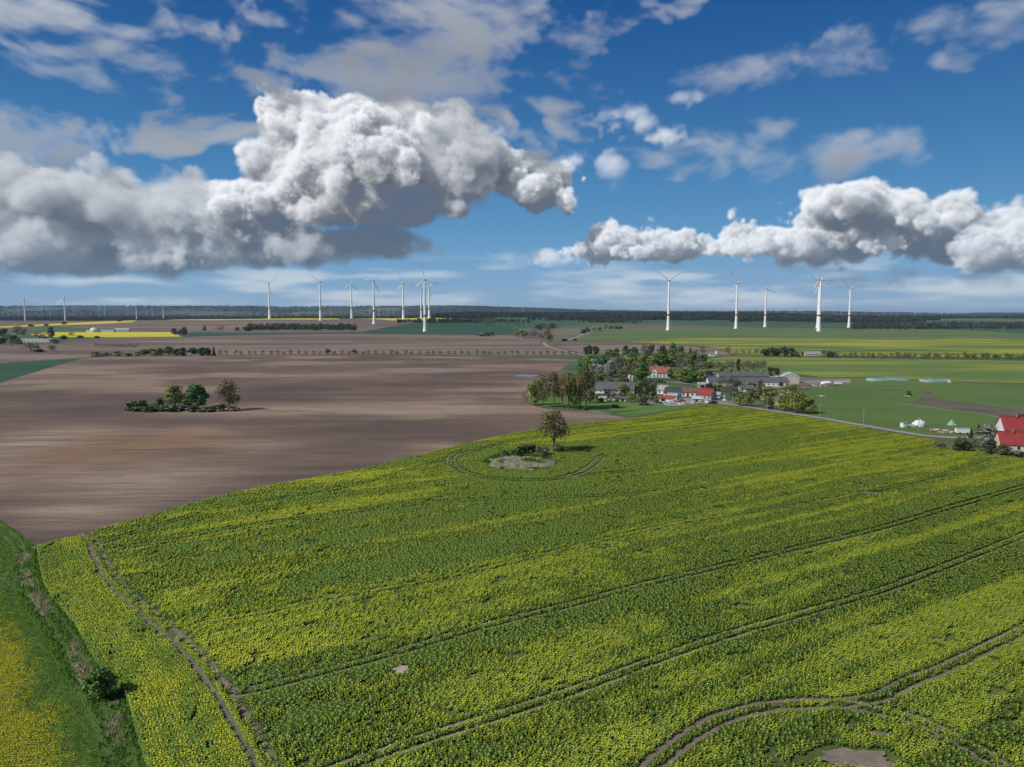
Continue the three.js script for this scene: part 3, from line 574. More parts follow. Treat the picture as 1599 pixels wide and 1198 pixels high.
{
  const rows = [rapeRow(0.25), rapeRow(0.9), rapeRow(1.7), rapeRow(2.6), rapeRow(3.7)], places = [];
  let x0 = 1e9, x1 = -1e9, z0 = 1e9, z1 = -1e9;
  for (const [x, z] of rapeOutline) { x0 = Math.min(x0, x); x1 = Math.max(x1, x); z0 = Math.min(z0, z); z1 = Math.max(z1, z); }
  const R = Math.hypot(x1 - x0, z1 - z0), mx = (x0 + x1) / 2, mz = (z0 + z1) / 2;
  const add = (x, z, turn, edge) => {
    const w = wheel(x, z);
    if (w > 0.3 + 0.25 * rnd() || spot(x, z) > 0.5) return;
    const y = edge === undefined ? bloom(x, z) : clamp(0.3 + 0.3 * step(1.5, 7, edge) + (fbm(x * 0.12 + 3, z * 0.07 + 5, 3) - 0.5) * 1.1 + (fbm(edge * 0.6, z * 0.02, 2) - 0.5) * 0.5), d = Math.hypot(x, z), k = clamp(y * 5.6 - 0.75 + range(-0.9, 0.9), 0, 4), t = range(0.8, 1.2) * (0.78 + 0.38 * y), thin = fbm(x * 0.4 + 60, z * 0.4, 2);
    if (thin < 0.2) return;
    places.push([Math.round(k), x, 0.03, z, turn, range(0.85, 1.2) * (d > 200 ? 1.12 : 1), t * range(0.9, 1.02), t, t * range(0.9, 1.15)]);
  };
  for (let v = -R / 2; v < R / 2; v += 0.42) for (let u = -R / 2; u < R / 2; u += 0.86) {
    const uu = u + range(-0.4, 0.4), vv = v + range(-0.1, 0.1), x = mx + uu * cosA - vv * sinA, z = mz + uu * sinA + vv * cosA;
    if (!inFrame(x, z) || !inside(rapeOutline, x, z)) continue;
    const [side] = sideOfHeadland(x, z);
    if (side > 0 && x < 0) continue;
    add(x, z, -dirA + range(-0.15, 0.15));
  }
  // the headland is drilled along the margin
  const base = line([...leftEdge, [58, 850]].map(([a, b]) => [a, b]), 30), wide = 22;
  for (let off = 0.3; off < wide; off += 0.46) for (let i = 0; i + 1 < base.length; i++) {
    const a = base[i], b = base[i + 1], l = Math.hypot(b[0] - a[0], b[1] - a[1]), nx = -(b[1] - a[1]) / l, nz = (b[0] - a[0]) / l;
    for (let t = rnd() * 0.3; t < l; t += 0.85) {
      const x = a[0] + (b[0] - a[0]) * t / l + nx * off + range(-0.05, 0.05), z = a[1] + (b[1] - a[1]) * t / l + nz * off + range(-0.2, 0.2);
      const [side] = sideOfHeadland(x, z);
      if (side <= 0 || !inFrame(x, z) || !inside(rapeOutline, x, z)) continue;
      add(x, z, -Math.atan2(b[1] - a[1], b[0] - a[0]) + range(-0.1, 0.1), off);
    }
  }
  scatter('rapeseed_plants', rows, plantMat, places, stuff('rapeseed_crop'));
}

// ---------------------------------------------------------------- grass and dandelions of the meadow, rough grass of the margin, reeds of the hollow
function tuft(n, w, h, colors, blade) {
  const pos = [], col = [], nor = [];
  for (let i = 0; i < n; i++) {
    const a = rnd() * 6.28, r = Math.sqrt(rnd()) * w, x = Math.cos(a) * r, z = Math.sin(a) * r, l = h * range(0.5, 1), b = rnd() * 6.28, c = pick(colors), k = range(0.75, 1.25), lean = range(0.1, 0.5) * l;
    pos.push(x - Math.cos(b) * blade, 0, z - Math.sin(b) * blade, x + Math.cos(b) * blade, 0, z + Math.sin(b) * blade, x + Math.cos(a) * lean, l, z + Math.sin(a) * lean);
    for (let j = 0; j < 3; j++) { col.push(c[0] * k, c[1] * k, c[2] * k); nor.push(Math.cos(a) * 0.3, 0.95, Math.sin(a) * 0.3); }
  }
  return [pos, col, nor];
}
{
  const greenC = [[0.10, 0.21, 0.022], [0.08, 0.175, 0.018], [0.14, 0.24, 0.03]], dryC = [[0.44, 0.40, 0.26], [0.32, 0.30, 0.17], [0.15, 0.20, 0.05]];
  const grass = asGeometry(...tuft(34, 0.5, 0.16, greenC, 0.035)), dry = asGeometry(...tuft(34, 0.5, 0.5, dryC, 0.03)), rank = asGeometry(...tuft(34, 0.5, 0.34, [[0.075, 0.18, 0.02], [0.10, 0.21, 0.024]], 0.04));
  const [p, c, n] = tuft(26, 0.5, 0.15, greenC, 0.035);
  for (let i = 0; i < 12; i++) leafQuad(p, c, n, [range(-0.5, 0.5), range(0.1, 0.17), range(-0.5, 0.5)], range(0.06, 0.105), range(0, 0.3), rnd() * 6, [0.72, 0.58, 0.02], [0, 1, 0]);
  const flower = asGeometry(p, c, n), places = [];
  for (let z = -50; z > -190; z -= 0.62) for (let x = -140; x < -20; x += 0.62) {
    const X = x + range(-0.3, 0.3), Z = z + range(-0.3, 0.3);
    if (!inFrame(X, Z, 1.1) || !inside(meadowOutline, X, Z)) continue;
    const e = nearLine(leftLine, X, Z), path = nearLine(meadowPath, X, Z), t = range(0.8, 1.2), dr = fbm(X * 0.25, Z * 0.12, 3);
    if (Math.abs(path - 0.9) < 0.3) continue;
    const kind = e < 4.2 ? (Math.abs(e - 2.2) < 1.0 && dr > 0.5 ? 1 : 2) : rnd() < dandelion(X, Z) * 1.05 ? 3 : 0;
    places.push([kind, X, 0.02, Z, rnd() * 6, range(0.8, 1.3), t, t, t]);
  }
  scatter('meadow_plants', [grass, dry, rank, flower], plantMat, places, stuff('meadow_grass'));

  // hollow round the lone tree: reeds, straw and fresh grass
  const reed = asGeometry(...tuft(40, 0.55, 0.9, [[0.68, 0.64, 0.52], [0.56, 0.53, 0.40], [0.38, 0.39, 0.22]], 0.035)), spots2 = [];
  for (let i = 0; i < 3600; i++) {
    const a = rnd() * 6.28, r = Math.sqrt(rnd()) * range(0.85, 1.05), x = pondCentre.x + Math.cos(a) * r * 13.5, z = pondCentre.z + Math.sin(a) * r * 17;
    const n1 = fbm(x * 0.22 + 5, z * 0.22, 3), inner = Math.hypot((x - pondCentre.x + 0.5) / 10.5, (z - pondCentre.z - 2.5) / 10.5) + (fbm(x * 0.3, z * 0.3, 3) - 0.5) * 0.5, rim = inner > 0.72 && inner < 1.02;
    const t = 0.35 + 1.25 * fbm(x * 0.9 + 3, z * 0.9, 2) * range(0.8, 1.2);
    if (inner < 1.02 && (n1 > 0.52 || (rim && n1 > 0.4))) { if (rnd() < 0.62) spots2.push([n1 < 0.6 && rnd() < 0.25 ? 1 : 0, x, 0.03, z, rnd() * 6, range(0.7, 1.15), t, t, t]); } else spots2.push([1, x, 0.03, z, rnd() * 6, range(0.9, 1.4), t, t, t]);
  }
  scatter('reeds_and_grass', [reed, rank], plantMat, spots2, stuff('reed_bed'));
}
{
  // bare sandy patches in the crop
  const patch = (at, w, l, name, color, lift) => { const pts = []; for (let i = 0; i < 26; i++) { const t = i / 26 * 6.283, r = 0.62 + 0.55 * rnd(); pts.push([at.x + Math.cos(t) * w * r, at.z + Math.sin(t) * l * r]); } structure(name, sheet(pts, 0.5, lift, tone(times(color, 0.9), times(color, 1.1), 0.8, 0.8), 5), soilMat); };
  patch(sand, 1.25, 1.5, 'sandy_patch', [0.66, 0.54, 0.40], 0.24);
  patch(bareSpot, 4.6, 2.0, 'bare_patch', [0.36, 0.29, 0.20], 0.26);
  patch(bareSpot2, 1.1, 0.6, 'bare_patch', [0.30, 0.25, 0.17], 0.26);
  patch(ground(1358, 771), 3.2, 1.6, 'bare_patch', [0.22, 0.20, 0.12], 0.28);
  const straw = mat(0.5, 0.46, 0.35, 1, { map: grassTex });
}

// ---------------------------------------------------------------- trees: a tapered trunk with limbs, and a crown of many small faces
const barkMat = mat(0.10, 0.08, 0.06, 1), greyBarkMat = mat(0.19, 0.17, 0.14, 1);
const leafMat = new THREE.MeshStandardMaterial({ vertexColors: true, roughness: 0.9, side: THREE.DoubleSide });
const KINDS = {  // name, words, leaf colours, shape: crown bottom, lobes, leaf size, cover, twigs
  green: ['leafy_tree', 'fresh green leafy', [[0.105, 0.195, 0.03], [0.135, 0.235, 0.036], [0.07, 0.14, 0.024]], { low: 0.14, lobes: 15, leaf: 0.05, cover: 1, twigs: 0.1 }],
  deep: ['leafy_tree', 'deep green leafy', [[0.060, 0.160, 0.034], [0.085, 0.206, 0.037], [0.045, 0.112, 0.026]], { low: 0.08, lobes: 15, leaf: 0.05, cover: 1, twigs: 0.05 }],
  olive: ['young_leaved_tree', 'yellow-green young-leaved', [[0.216, 0.254, 0.056], [0.281, 0.309, 0.068], [0.140, 0.179, 0.041]], { low: 0.1, lobes: 14, leaf: 0.045, cover: 0.85, twigs: 0.35 }],
  brown: ['budding_tree', 'reddish brown budding', [[0.165, 0.13, 0.052], [0.155, 0.15, 0.05], [0.20, 0.145, 0.06], [0.12, 0.12, 0.042]], { low: 0.16, lobes: 16, leaf: 0.032, cover: 0.75, twigs: 1 }],
  grey: ['bare_tree', 'bare grey twiggy', [[0.158, 0.158, 0.098], [0.203, 0.195, 0.128], [0.112, 0.112, 0.075]], { low: 0.14, lobes: 13, leaf: 0.032, cover: 0.6, twigs: 1.3 }],
  dark: ['dense_tree', 'dark green dense', [[0.058, 0.085, 0.034], [0.08, 0.11, 0.042], [0.042, 0.062, 0.026]], { low: 0.08, lobes: 13, leaf: 0.05, cover: 1, twigs: 0.3 }],
  conifer: ['conifer_tree', 'dark pointed conifer', [[0.027, 0.051, 0.027], [0.039, 0.068, 0.030]], { low: 0.04, lobes: 0, leaf: 0.06, cover: 1, twigs: 0 }],
  blossom: ['blossom_tree', 'pale blossoming', [[0.42, 0.42, 0.38], [0.28, 0.30, 0.24], [0.14, 0.16, 0.08]], { low: 0.12, lobes: 13, leaf: 0.045, cover: 0.8, twigs: 0.4 }],
  shrub: ['shrub', 'low green bushy', [[0.083, 0.128, 0.038], [0.120, 0.173, 0.053], [0.053, 0.083, 0.027]], { low: 0.0, lobes: 12, leaf: 0.085, cover: 1, twigs: 0.2 }],
  rough: ['shrub', 'low grey-brown twiggy', [[0.128, 0.128, 0.075], [0.180, 0.173, 0.105], [0.083, 0.090, 0.048]], { low: 0.0, lobes: 11, leaf: 0.06, cover: 0.8, twigs: 1 }],
};
function limb(a, b, r0, r1, sides = 6) {
  const dir = new THREE.Vector3().subVectors(b, a), g = new THREE.CylinderGeometry(r1, r0, dir.length(), sides, 1, true);
  g.translate(0, dir.length() / 2, 0); g.applyQuaternion(new THREE.Quaternion().setFromUnitVectors(new THREE.Vector3(0, 1, 0), dir.clone().normalize())); g.translate(a.x, a.y, a.z);
  return g;
}
function treeShape(kind, detail) {  // unit height; the crown's half width is 0.3
  const [, , colors, S] = KINDS[kind], pos = [], col = [], nor = [], v = new THREE.Vector3(), lobes = [], woods = [];
  const bushy = S.low < 0.02, N = [260, 850, 2400][detail];
  const top = 1, low = S.low, mid = (low + top) / 2, half = (top - low) / 2, RX = 0.3;
  const put = (c, size, out, color, long = 1) => {
    const n = new THREE.Vector3(range(-1, 1), range(-1, 1), range(-1, 1)).normalize(), t = new THREE.Vector3(range(-1, 1), range(-1, 1), range(-1, 1)).cross(n).normalize(), b = new THREE.Vector3().crossVectors(n, t);
    const s = size * range(0.6, 1.3), q = [[-0.5, -0.45], [0.45, -0.5], [0.5, 0.4], [-0.35, 0.55]].map(([x, y]) => v.clone().copy(c).addScaledVector(t, x * s * range(0.7, 1.2)).addScaledVector(b, y * s * long));
    const k = range(0.72, 1.28), nn = n.multiplyScalar(n.dot(out) < 0 ? -0.55 : 0.55).addScaledVector(out, 0.75).add(new THREE.Vector3(0, 0.15, 0)).normalize();
    for (const i of [0, 1, 2, 0, 2, 3]) { pos.push(q[i].x, q[i].y, q[i].z); col.push(color[0] * k, color[1] * k, color[2] * k); nor.push(nn.x, nn.y, nn.z); }
  };
  if (kind === 'conifer') {
    for (let i = 0; i < N * 0.8; i++) { const t = Math.pow(rnd(), 0.7), y = low + (1 - t) * 0 + (1 - low) * (1 - t), r = RX * 0.75 * (0.05 + t * 0.95) * (0.72 + 0.35 * Math.abs(Math.sin(y * 34))) * Math.sqrt(range(0.5, 1)), a = rnd() * 6.28; put(v.set(Math.cos(a) * r, y, Math.sin(a) * r).clone(), [0.1, 0.075, 0.055][detail], new THREE.Vector3(Math.cos(a), 0.4, Math.sin(a)).normalize(), pick(colors)); }
  } else {
    for (let i = 0; i < S.lobes; i++) {
      const y = rnd() * 2 - 1, a = i * 2.4 + range(-0.5, 0.5), prof = Math.sqrt(Math.max(0, 1 - y * y)) * (0.72 - 0.18 * y), r = RX * prof * range(0.75, 1.12);
      lobes.push([new THREE.Vector3(Math.cos(a) * r, mid + y * half * 0.8, Math.sin(a) * r), range(0.34, 0.6) * Math.min(half, RX * 1.3), pick(colors)]);
    }
    lobes.push([new THREE.Vector3(0, mid + half * 0.1, 0), half * 0.5, colors[0]]);
    for (let i = 0; i < N * S.cover; i++) {
      const [c, r, base] = lobes[Math.floor(rnd() * lobes.length)], o = new THREE.Vector3(range(-1, 1), range(-0.8, 1), range(-1, 1)).normalize(), p = c.clone().addScaledVector(o, r * Math.pow(rnd(), 0.4));
      if (p.y < low * 0.7 + 0.01) continue;
      if (p.y > 1.02) p.y = 1.02 - rnd() * 0.06;
      put(p, S.leaf * [2.1, 1.4, 0.95][detail], o, rnd() < 0.6 ? base : pick(colors));
    }
  }
  // trunk and limbs
  const r0 = bushy ? 0.014 : 0.024;
  let at = new THREE.Vector3(), prev = r0;
  const stem = [at];
  for (let i = 1; i <= 4; i++) { const p = new THREE.Vector3(range(-0.02, 0.02) * i, i * (bushy ? 0.12 : 0.19), range(-0.02, 0.02) * i), r = r0 * (1 - i * 0.2); woods.push(limb(at, p, prev, r)); at = p; prev = r; stem.push(p); }
  const nl = kind === 'conifer' ? 0 : [3, 6, 12][detail];
  for (let i = 0; i < nl; i++) {
    const s = stem[1 + (i % 3)], [c] = lobes[i % lobes.length], m = s.clone().lerp(c, 0.55).add(new THREE.Vector3(0, 0.03, 0));
    woods.push(limb(s, m, r0 * 0.5, r0 * 0.3, 5), limb(m, c, r0 * 0.3, r0 * 0.1, 4));
    for (let k = 0; k < Math.round(S.twigs * [1, 4, 9][detail]); k++) { const e = c.clone().add(new THREE.Vector3(range(-1, 1), range(-0.2, 1.2), range(-1, 1)).multiplyScalar(lobes[i % lobes.length][1] * 0.95)); woods.push(limb(k % 2 ? m : c, e, r0 * 0.14, r0 * 0.03, 3)); }
  }
  const crown = asGeometry(pos, col, nor), wood = mergeGeometries(woods);
  return { crown, wood };
}
const treeShapes = new Map();
function treeVariant(kind, detail) {
  const k = kind + detail;
  if (!treeShapes.has(k)) treeShapes.set(k, Array.from({ length: detail === 2 ? 3 : 3 }, () => treeShape(kind, detail)));
  return pick(treeShapes.get(k));
}
const ordinal = (n) => n + (n % 100 > 10 && n % 100 < 14 ? 'th' : ['th', 'st', 'nd', 'rd'][n % 10] ?? 'th');
const ORD = ['leftmost', 'second from left', 'third from left', 'fourth from left', 'fifth from left', 'sixth from left', 'seventh from left', 'eighth from left', 'ninth from left', 'tenth from left', 'eleventh from left', 'twelfth from left'];
function grow(kind, px, base, top, width, label, group) {
  const p = ground(px, base), q = metresPerPx(p), h = (base - top) * q, w = width * q, [name] = KINDS[kind];
  const detail = base - top > 22 ? 2 : base - top > 9 ? 1 : 0, shape = treeVariant(kind, detail);
  p.y -= 0.05;
  const isShrub = name === 'shrub';
  const t = thing(name, label, isShrub ? 'shrub' : 'tree', p, rnd() * 6.28, group);
  const tr = part(isShrub ? 'stems' : 'trunk', shape.wood, kind === 'grey' || kind === 'rough' || kind === 'blossom' ? greyBarkMat : barkMat, t), cr = part(isShrub ? 'foliage' : 'crown', shape.crown, leafMat, t);
  const sx = w / 0.66;
  tr.scale.set(Math.max(sx, h * 0.8), h, Math.max(sx, h * 0.8)); cr.scale.set(sx, h, sx); if (sx > h * 0.8) tr.scale.set(sx, h, sx); else tr.scale.set(sx, h, sx);
  return t;
}
function trees(where, group, list) {  // list: [kind, x, base, top, width]; alike ones are told apart by their order
  const byKind = new Map();
  for (const t of list) { const k = KINDS[t[0]][1]; if (!byKind.has(k)) byKind.set(k, []); byKind.get(k).push(t); }
  for (const [words, own] of byKind) {
    own.sort((a, b) => a[1] - b[1]);
    own.forEach((t, i) => {
      const noun = KINDS[t[0]][0] === 'shrub' ? 'shrub' : 'tree';
      const label = own.length === 1 ? `${words} ${noun} ${where}` : `${words} ${noun} ${where}, ${i === own.length - 1 ? 'rightmost' : ORD[i] ?? ordinal(i + 1) + ' from left'}`;
      grow(t[0], t[1], t[2], t[3], t[4], label, group);
    });
  }
}
trees('in the tall grove at the ploughed field', 'grove at the edge of the ploughed field', [['olive', 835, 633, 591, 24], ['brown', 848, 636, 585, 24], ['brown', 864, 638, 582, 26], ['brown', 879, 638, 586, 24], ['brown', 888, 640, 582, 28], ['olive', 896, 640, 588, 18], ['brown', 906, 637, 576, 28], ['brown', 915, 640, 572, 30], ['olive', 922, 630, 588, 18], ['rough', 915, 641, 635, 13], ['rough', 960, 637, 630, 13]]);
trees('on the shrubby islet in the ploughed field', 'trees on the islet in the ploughed field', [['olive', 273, 635, 603, 31], ['deep', 309, 638, 601, 32], ['brown', 357, 641, 593, 36]]);
trees('at the foot of the islet trees', 'shrubs on the islet in the ploughed field', [['shrub', 207, 641, 627, 18], ['shrub', 222, 637, 625, 16], ['shrub', 217, 642, 632, 20], ['shrub', 236, 643, 634, 20], ['shrub', 250, 634, 622, 14], ['rough', 258, 642, 632, 22], ['shrub', 270, 643, 634, 20], ['rough', 285, 641, 632, 22], ['shrub', 290, 637, 624, 16], ['shrub', 301, 643, 633, 18], ['rough', 318, 643, 636, 22], ['shrub', 330, 643, 635, 18], ['rough', 345, 642, 630, 20], ['rough', 365, 642, 634, 18], ['shrub', 243, 637, 629, 16]]);
trees('standing alone in the rape field', undefined, [['brown', 864, 706, 641, 46]]);
trees('beside the lone tree in the rape field', 'bushes by the lone tree', [['rough', 788, 712, 701, 14], ['shrub', 806, 713, 698, 14], ['shrub', 817, 708, 695, 16], ['shrub', 829, 707, 694, 16], ['rough', 842, 708, 697, 14], ['rough', 850, 712, 698, 16], ['rough', 872, 706, 694, 18]]);
trees('in the grass margin left of the rape field', undefined, [['green', 157, 1090, 1046, 40]]);
trees('on the village edge by the field track', 'trees on the village edge', [['green', 919, 583, 556, 24], ['deep', 941, 581, 552, 28], ['blossom', 952, 590, 563, 20], ['blossom', 927, 590, 569, 16], ['grey', 967, 587, 556, 22], ['olive', 985, 584, 553, 24], ['olive', 1001, 581, 552, 20], ['grey', 972, 600, 577, 22], ['green', 936, 600, 583, 16], ['grey', 951, 602, 581, 20], ['green', 970, 602, 590, 20], ['green', 975, 619, 600, 15], ['grey', 934, 592, 575, 16], ['deep', 912, 578, 560, 18], ['grey', 980, 590, 568, 20], ['olive', 960, 584, 557, 20]]);
trees('around the red-roofed manor house', 'trees around the manor house', [['green', 1001, 597, 567, 28], ['green', 1031, 573, 553, 26], ['green', 1050, 573, 556, 22], ['grey', 1074, 586, 560, 26], ['green', 1047, 592, 576, 12], ['olive', 1080, 594, 573, 20], ['grey', 1092, 590, 565, 24], ['green', 1062, 595, 577, 14], ['olive', 1017, 574, 555, 18], ['grey', 1062, 576, 558, 20], ['olive', 1096, 598, 577, 18], ['shrub', 1014, 597, 592, 16], ['shrub', 1030, 597, 593, 16], ['shrub', 1072, 598, 592, 14]]);
trees('in the row behind the village', 'row of trees behind the village', [['dark', 915, 555, 541, 9], ['dark', 921, 555, 539, 9], ['dark', 930, 555, 540, 11], ['dark', 963, 557, 541, 9], ['dark', 977, 554, 540, 11], ['dark', 990, 554, 540, 13], ['grey', 1006, 554, 538, 13], ['dark', 1017, 555, 538, 12], ['dark', 1035, 555, 540, 14], ['green', 1050, 560, 536, 16], ['dark', 1063, 557, 540, 10], ['conifer', 1078, 557, 543, 11], ['grey', 1086, 558, 545, 12], ['grey', 1097, 555, 541, 11], ['grey', 1137, 554, 542, 12], ['grey', 1150, 553, 545, 7], ['grey', 1160, 554, 545, 8], ['grey', 1170, 554, 545, 8], ['grey', 1181, 554, 544, 9], ['dark', 1196, 556, 542, 15], ['dark', 1206, 556, 542, 14], ['dark', 1214, 556, 542, 14], ['dark', 1225, 557, 541, 14], ['dark', 1236, 556, 543, 13], ['shrub', 1242, 557, 549, 12], ['dark', 1255, 556, 549, 10], ['grey', 1286, 556, 546, 12], ['dark', 1298, 558, 547, 16]]);
trees('in the gardens between barn and houses', 'garden trees in the village', [['grey', 956, 622, 604, 18], ['olive', 985, 628, 612, 16], ['rough', 1005, 633, 616, 18], ['dark', 1010, 615, 597, 12], ['dark', 1019, 613, 597, 11], ['dark', 999, 617, 606, 12], ['shrub', 1020, 625, 611, 13], ['conifer', 1103, 616, 599, 12], ['dark', 1109, 617, 598, 14], ['conifer', 1116, 615, 599, 11], ['olive', 1109, 600, 590, 12], ['olive', 1124, 612, 600, 9], ['shrub', 935, 624, 614, 20], ['rough', 990, 614, 603, 13], ['rough', 970, 625, 616, 14]]);
trees('behind the long grey stables', 'thin trees behind the stables', [1112, 1119, 1127, 1135, 1143, 1160, 1168, 1176, 1184, 1192].map((x, i) => ['grey', x, 580, 562 + (i % 3), 11]));
trees('beside the farmyard', 'trees by the farmyard', [['dark', 1153, 579, 561, 9], ['dark', 1203, 583, 573, 9], ['dark', 1212, 585, 574, 12], ['shrub', 1200, 587, 580, 12], ['dark', 1127, 586, 576, 10], ['dark', 1143, 583, 577, 8]]);
trees('between the stables and the road', 'trees between stables and road', [['grey', 1142, 618, 586, 30], ['brown', 1187, 624, 593, 14], ['blossom', 1151, 619, 607, 20], ['olive', 1155, 634, 615, 18], ['olive', 1169, 635, 610, 16], ['shrub', 1173, 620, 608, 12], ['olive', 1199, 631, 603, 28], ['shrub', 1184, 624, 612, 14], ['olive', 1234, 622, 597, 28], ['grey', 1127, 604, 590, 16]]);
trees('in the clump beside the village road', 'clump of willows by the road', [['olive', 1219, 636, 617, 16], ['olive', 1229, 641, 614, 26], ['olive', 1246, 645, 614, 28], ['olive', 1262, 646, 617, 24], ['rough', 1203, 638, 632, 16], ['olive', 1238, 640, 606, 22]]);
trees('in the garden by the red-roofed houses', 'garden by the red-roofed houses', [['conifer', 1516, 685, 668, 10], ['conifer', 1528, 678, 661, 9], ['blossom', 1544, 687, 664, 30], ['dark', 1502, 706, 683, 24], ['grey', 1520, 706, 684, 18], ['dark', 1546, 710, 688, 24], ['blossom', 1540, 699, 684, 22], ['dark', 1569, 710, 691, 20], ['rough', 1471, 701, 691, 16], ['dark', 1593, 664, 645, 14], ['rough', 1588, 714, 704, 26], ['green', 1533, 695, 684, 14], ['rough', 1560, 712, 700, 18]]);
const fill = (n, x0, x1, y0, y1, h, kinds) => Array.from({ length: n }, (_, i) => { const x = x0 + (x1 - x0) * (i + rnd() * 0.8) / n, y = range(y0, y1), t = range(h * 0.75, h * 1.15); return [kinds[Math.floor(rnd() * kinds.length)], x, y, y - t, t * range(0.85, 1.15)]; });
trees('in the dense wood west of the manor', 'wood west of the manor', fill(18, 908, 1000, 566, 590, 21, ['green', 'olive', 'grey', 'deep', 'blossom']));
trees('in the wood behind the manor roof', 'wood behind the manor', fill(16, 990, 1100, 562, 573, 17, ['green', 'olive', 'grey', 'deep']));
trees('in the park right of the manor', 'park right of the manor', fill(12, 1052, 1106, 580, 597, 19, ['olive', 'grey', 'green']));
trees('among the back gardens of the village', 'back gardens of the village', fill(12, 935, 1028, 602, 618, 13, ['olive', 'grey', 'green', 'rough', 'dark']));
trees('along the lower garden fences', 'lower gardens', fill(12, 925, 1030, 620, 630, 8, ['rough', 'shrub', 'rough', 'olive', 'blossom']));
trees('in the yard between stables and houses', 'yard between stables and houses', fill(10, 1100, 1200, 606, 622, 12, ['olive', 'grey', 'shrub', 'rough']));
trees('on the white heap in the pasture', undefined, [['shrub', 1419, 618, 611, 9]]);
trees('on the brown field far left', 'trees on the brown field far left', [['grey', 48, 549, 535, 26], ['grey', 81, 550, 539, 13], ['shrub', 60, 550, 545, 14]]);
trees('in the copse by the white cottage', 'copse by the white cottage', [['rough', 150, 557, 549, 20], ['rough', 166, 556, 551, 16], ['rough', 184, 556, 548, 16], ['rough', 200, 556, 550, 14], ['green', 225, 556, 545, 14], ['green', 237, 555, 544, 14], ['green', 250, 555, 543, 16], ['green', 263, 555, 541, 16], ['dark', 275, 556, 544, 14], ['dark', 286, 556, 543, 13], ['dark', 301, 553, 541, 13], ['dark', 315, 556, 543, 13], ['dark', 324, 556, 540, 12], ['conifer', 334, 556, 541, 9], ['rough', 215, 556, 549, 12], ['olive', 242, 556, 549, 16]]);
trees('along the field path far left', 'row of young trees far left', Array.from({ length: 16 }, (_, i) => ['grey', 149 + i * 4.4, 541 + i * 0.15, 536 + (i % 3) * 0.5, 4.5]));
trees('in the avenue beyond the ploughed field', 'avenue beyond the ploughed field', Array.from({ length: 51 }, (_, i) => [i % 9 === 5 ? 'grey' : 'brown', 344 + i * 11.1 + range(-2, 2), 554.5 + (i > 45 ? (i - 45) * 0.3 : 0), 547 + range(-1, 1.4), 7 + range(-1, 2)]));
trees('by the avenue', 'bright bushes by the avenue', [['green', 512, 553, 545, 10], ['green', 553, 552, 546, 10]]);
trees('in the avenue right of the far barn', 'avenue right of the far barn', Array.from({ length: 34 }, (_, i) => [i % 4 === 2 ? 'olive' : 'brown', 1308 + i * 9.4 + range(-2, 2), 559 + i * 0.09, 551 + range(-1.2, 1.5), 8 + range(-1.5, 2)]));
trees('around the bend of the farm track', 'trees by the farm track bend', [['brown', 857, 536, 514, 17], ['olive', 817, 527, 515, 16], ['olive', 808, 526, 518, 10], ['grey', 834, 528, 516, 16], ['grey', 845, 531, 520, 12], ['rough', 757, 525, 519, 26], ['green', 768, 524, 518, 10], ['shrub', 881, 533, 528, 9], ['shrub', 898, 532, 529, 7]]);
trees('in the small wood beyond the farm track', 'small wood beyond the farm track', [['grey', 838, 516, 506, 14], ['dark', 845, 516, 505, 13], ['grey', 853, 517, 506, 14], ['dark', 862, 514, 505, 12], ['grey', 870, 513, 508, 10], ['grey', 762, 508, 498, 20], ['grey', 768, 507, 499, 14], ['grey', 792, 510, 501, 9], ['grey', 803, 510, 502, 10], ['grey', 810, 510, 503, 9]]);
trees('in the hedge by the green field', 'hedge by the green field', [['shrub', 911, 521, 514, 10], ['dark', 918, 519, 511, 9], ['blossom', 928, 518, 511, 10], ['rough', 936, 517, 511, 10], ['olive', 945, 515, 508, 9], ['dark', 954, 514, 509, 8], ['rough', 962, 514, 509, 9], ['dark', 969, 514, 509, 8]]);
trees('at the hamlet on the left edge', 'trees at the hamlet on the left edge', [['grey', 28, 522, 507, 16], ['grey', 36, 525, 512, 16], ['dark', 80, 527, 511, 10], ['grey', 62, 528, 519, 24], ['dark', 5, 527, 513, 14], ['grey', 10, 533, 521, 16], ['dark', 22, 534, 524, 14], ['dark', 2, 538, 527, 16], ['grey', 18, 540, 530, 18], ['grey', 112, 527, 518, 10], ['shrub', 100, 530, 524, 12], ['shrub', 125, 528, 524, 10], ['shrub', 152, 528, 525, 10], ['dark', 70, 532, 526, 12], ['rough', 86, 536, 530, 20], ['dark', 30, 538, 530, 12], ['shrub', 48, 510, 506, 8], ['shrub', 72, 509, 506, 7], ['dark', 100, 507, 502.5, 8], ['dark', 186, 502.5, 498.5, 8]]);
trees('by the yellow rape strip', 'trees by the yellow rape strip', [['dark', 272, 524, 512, 9], ['green', 281, 523, 514, 9], ['dark', 288, 523, 511, 10], ['dark', 319, 517, 509, 6], ['grey', 344, 516, 508, 16], ['dark', 388, 517, 507, 18], ['dark', 370, 517, 511, 8]]);
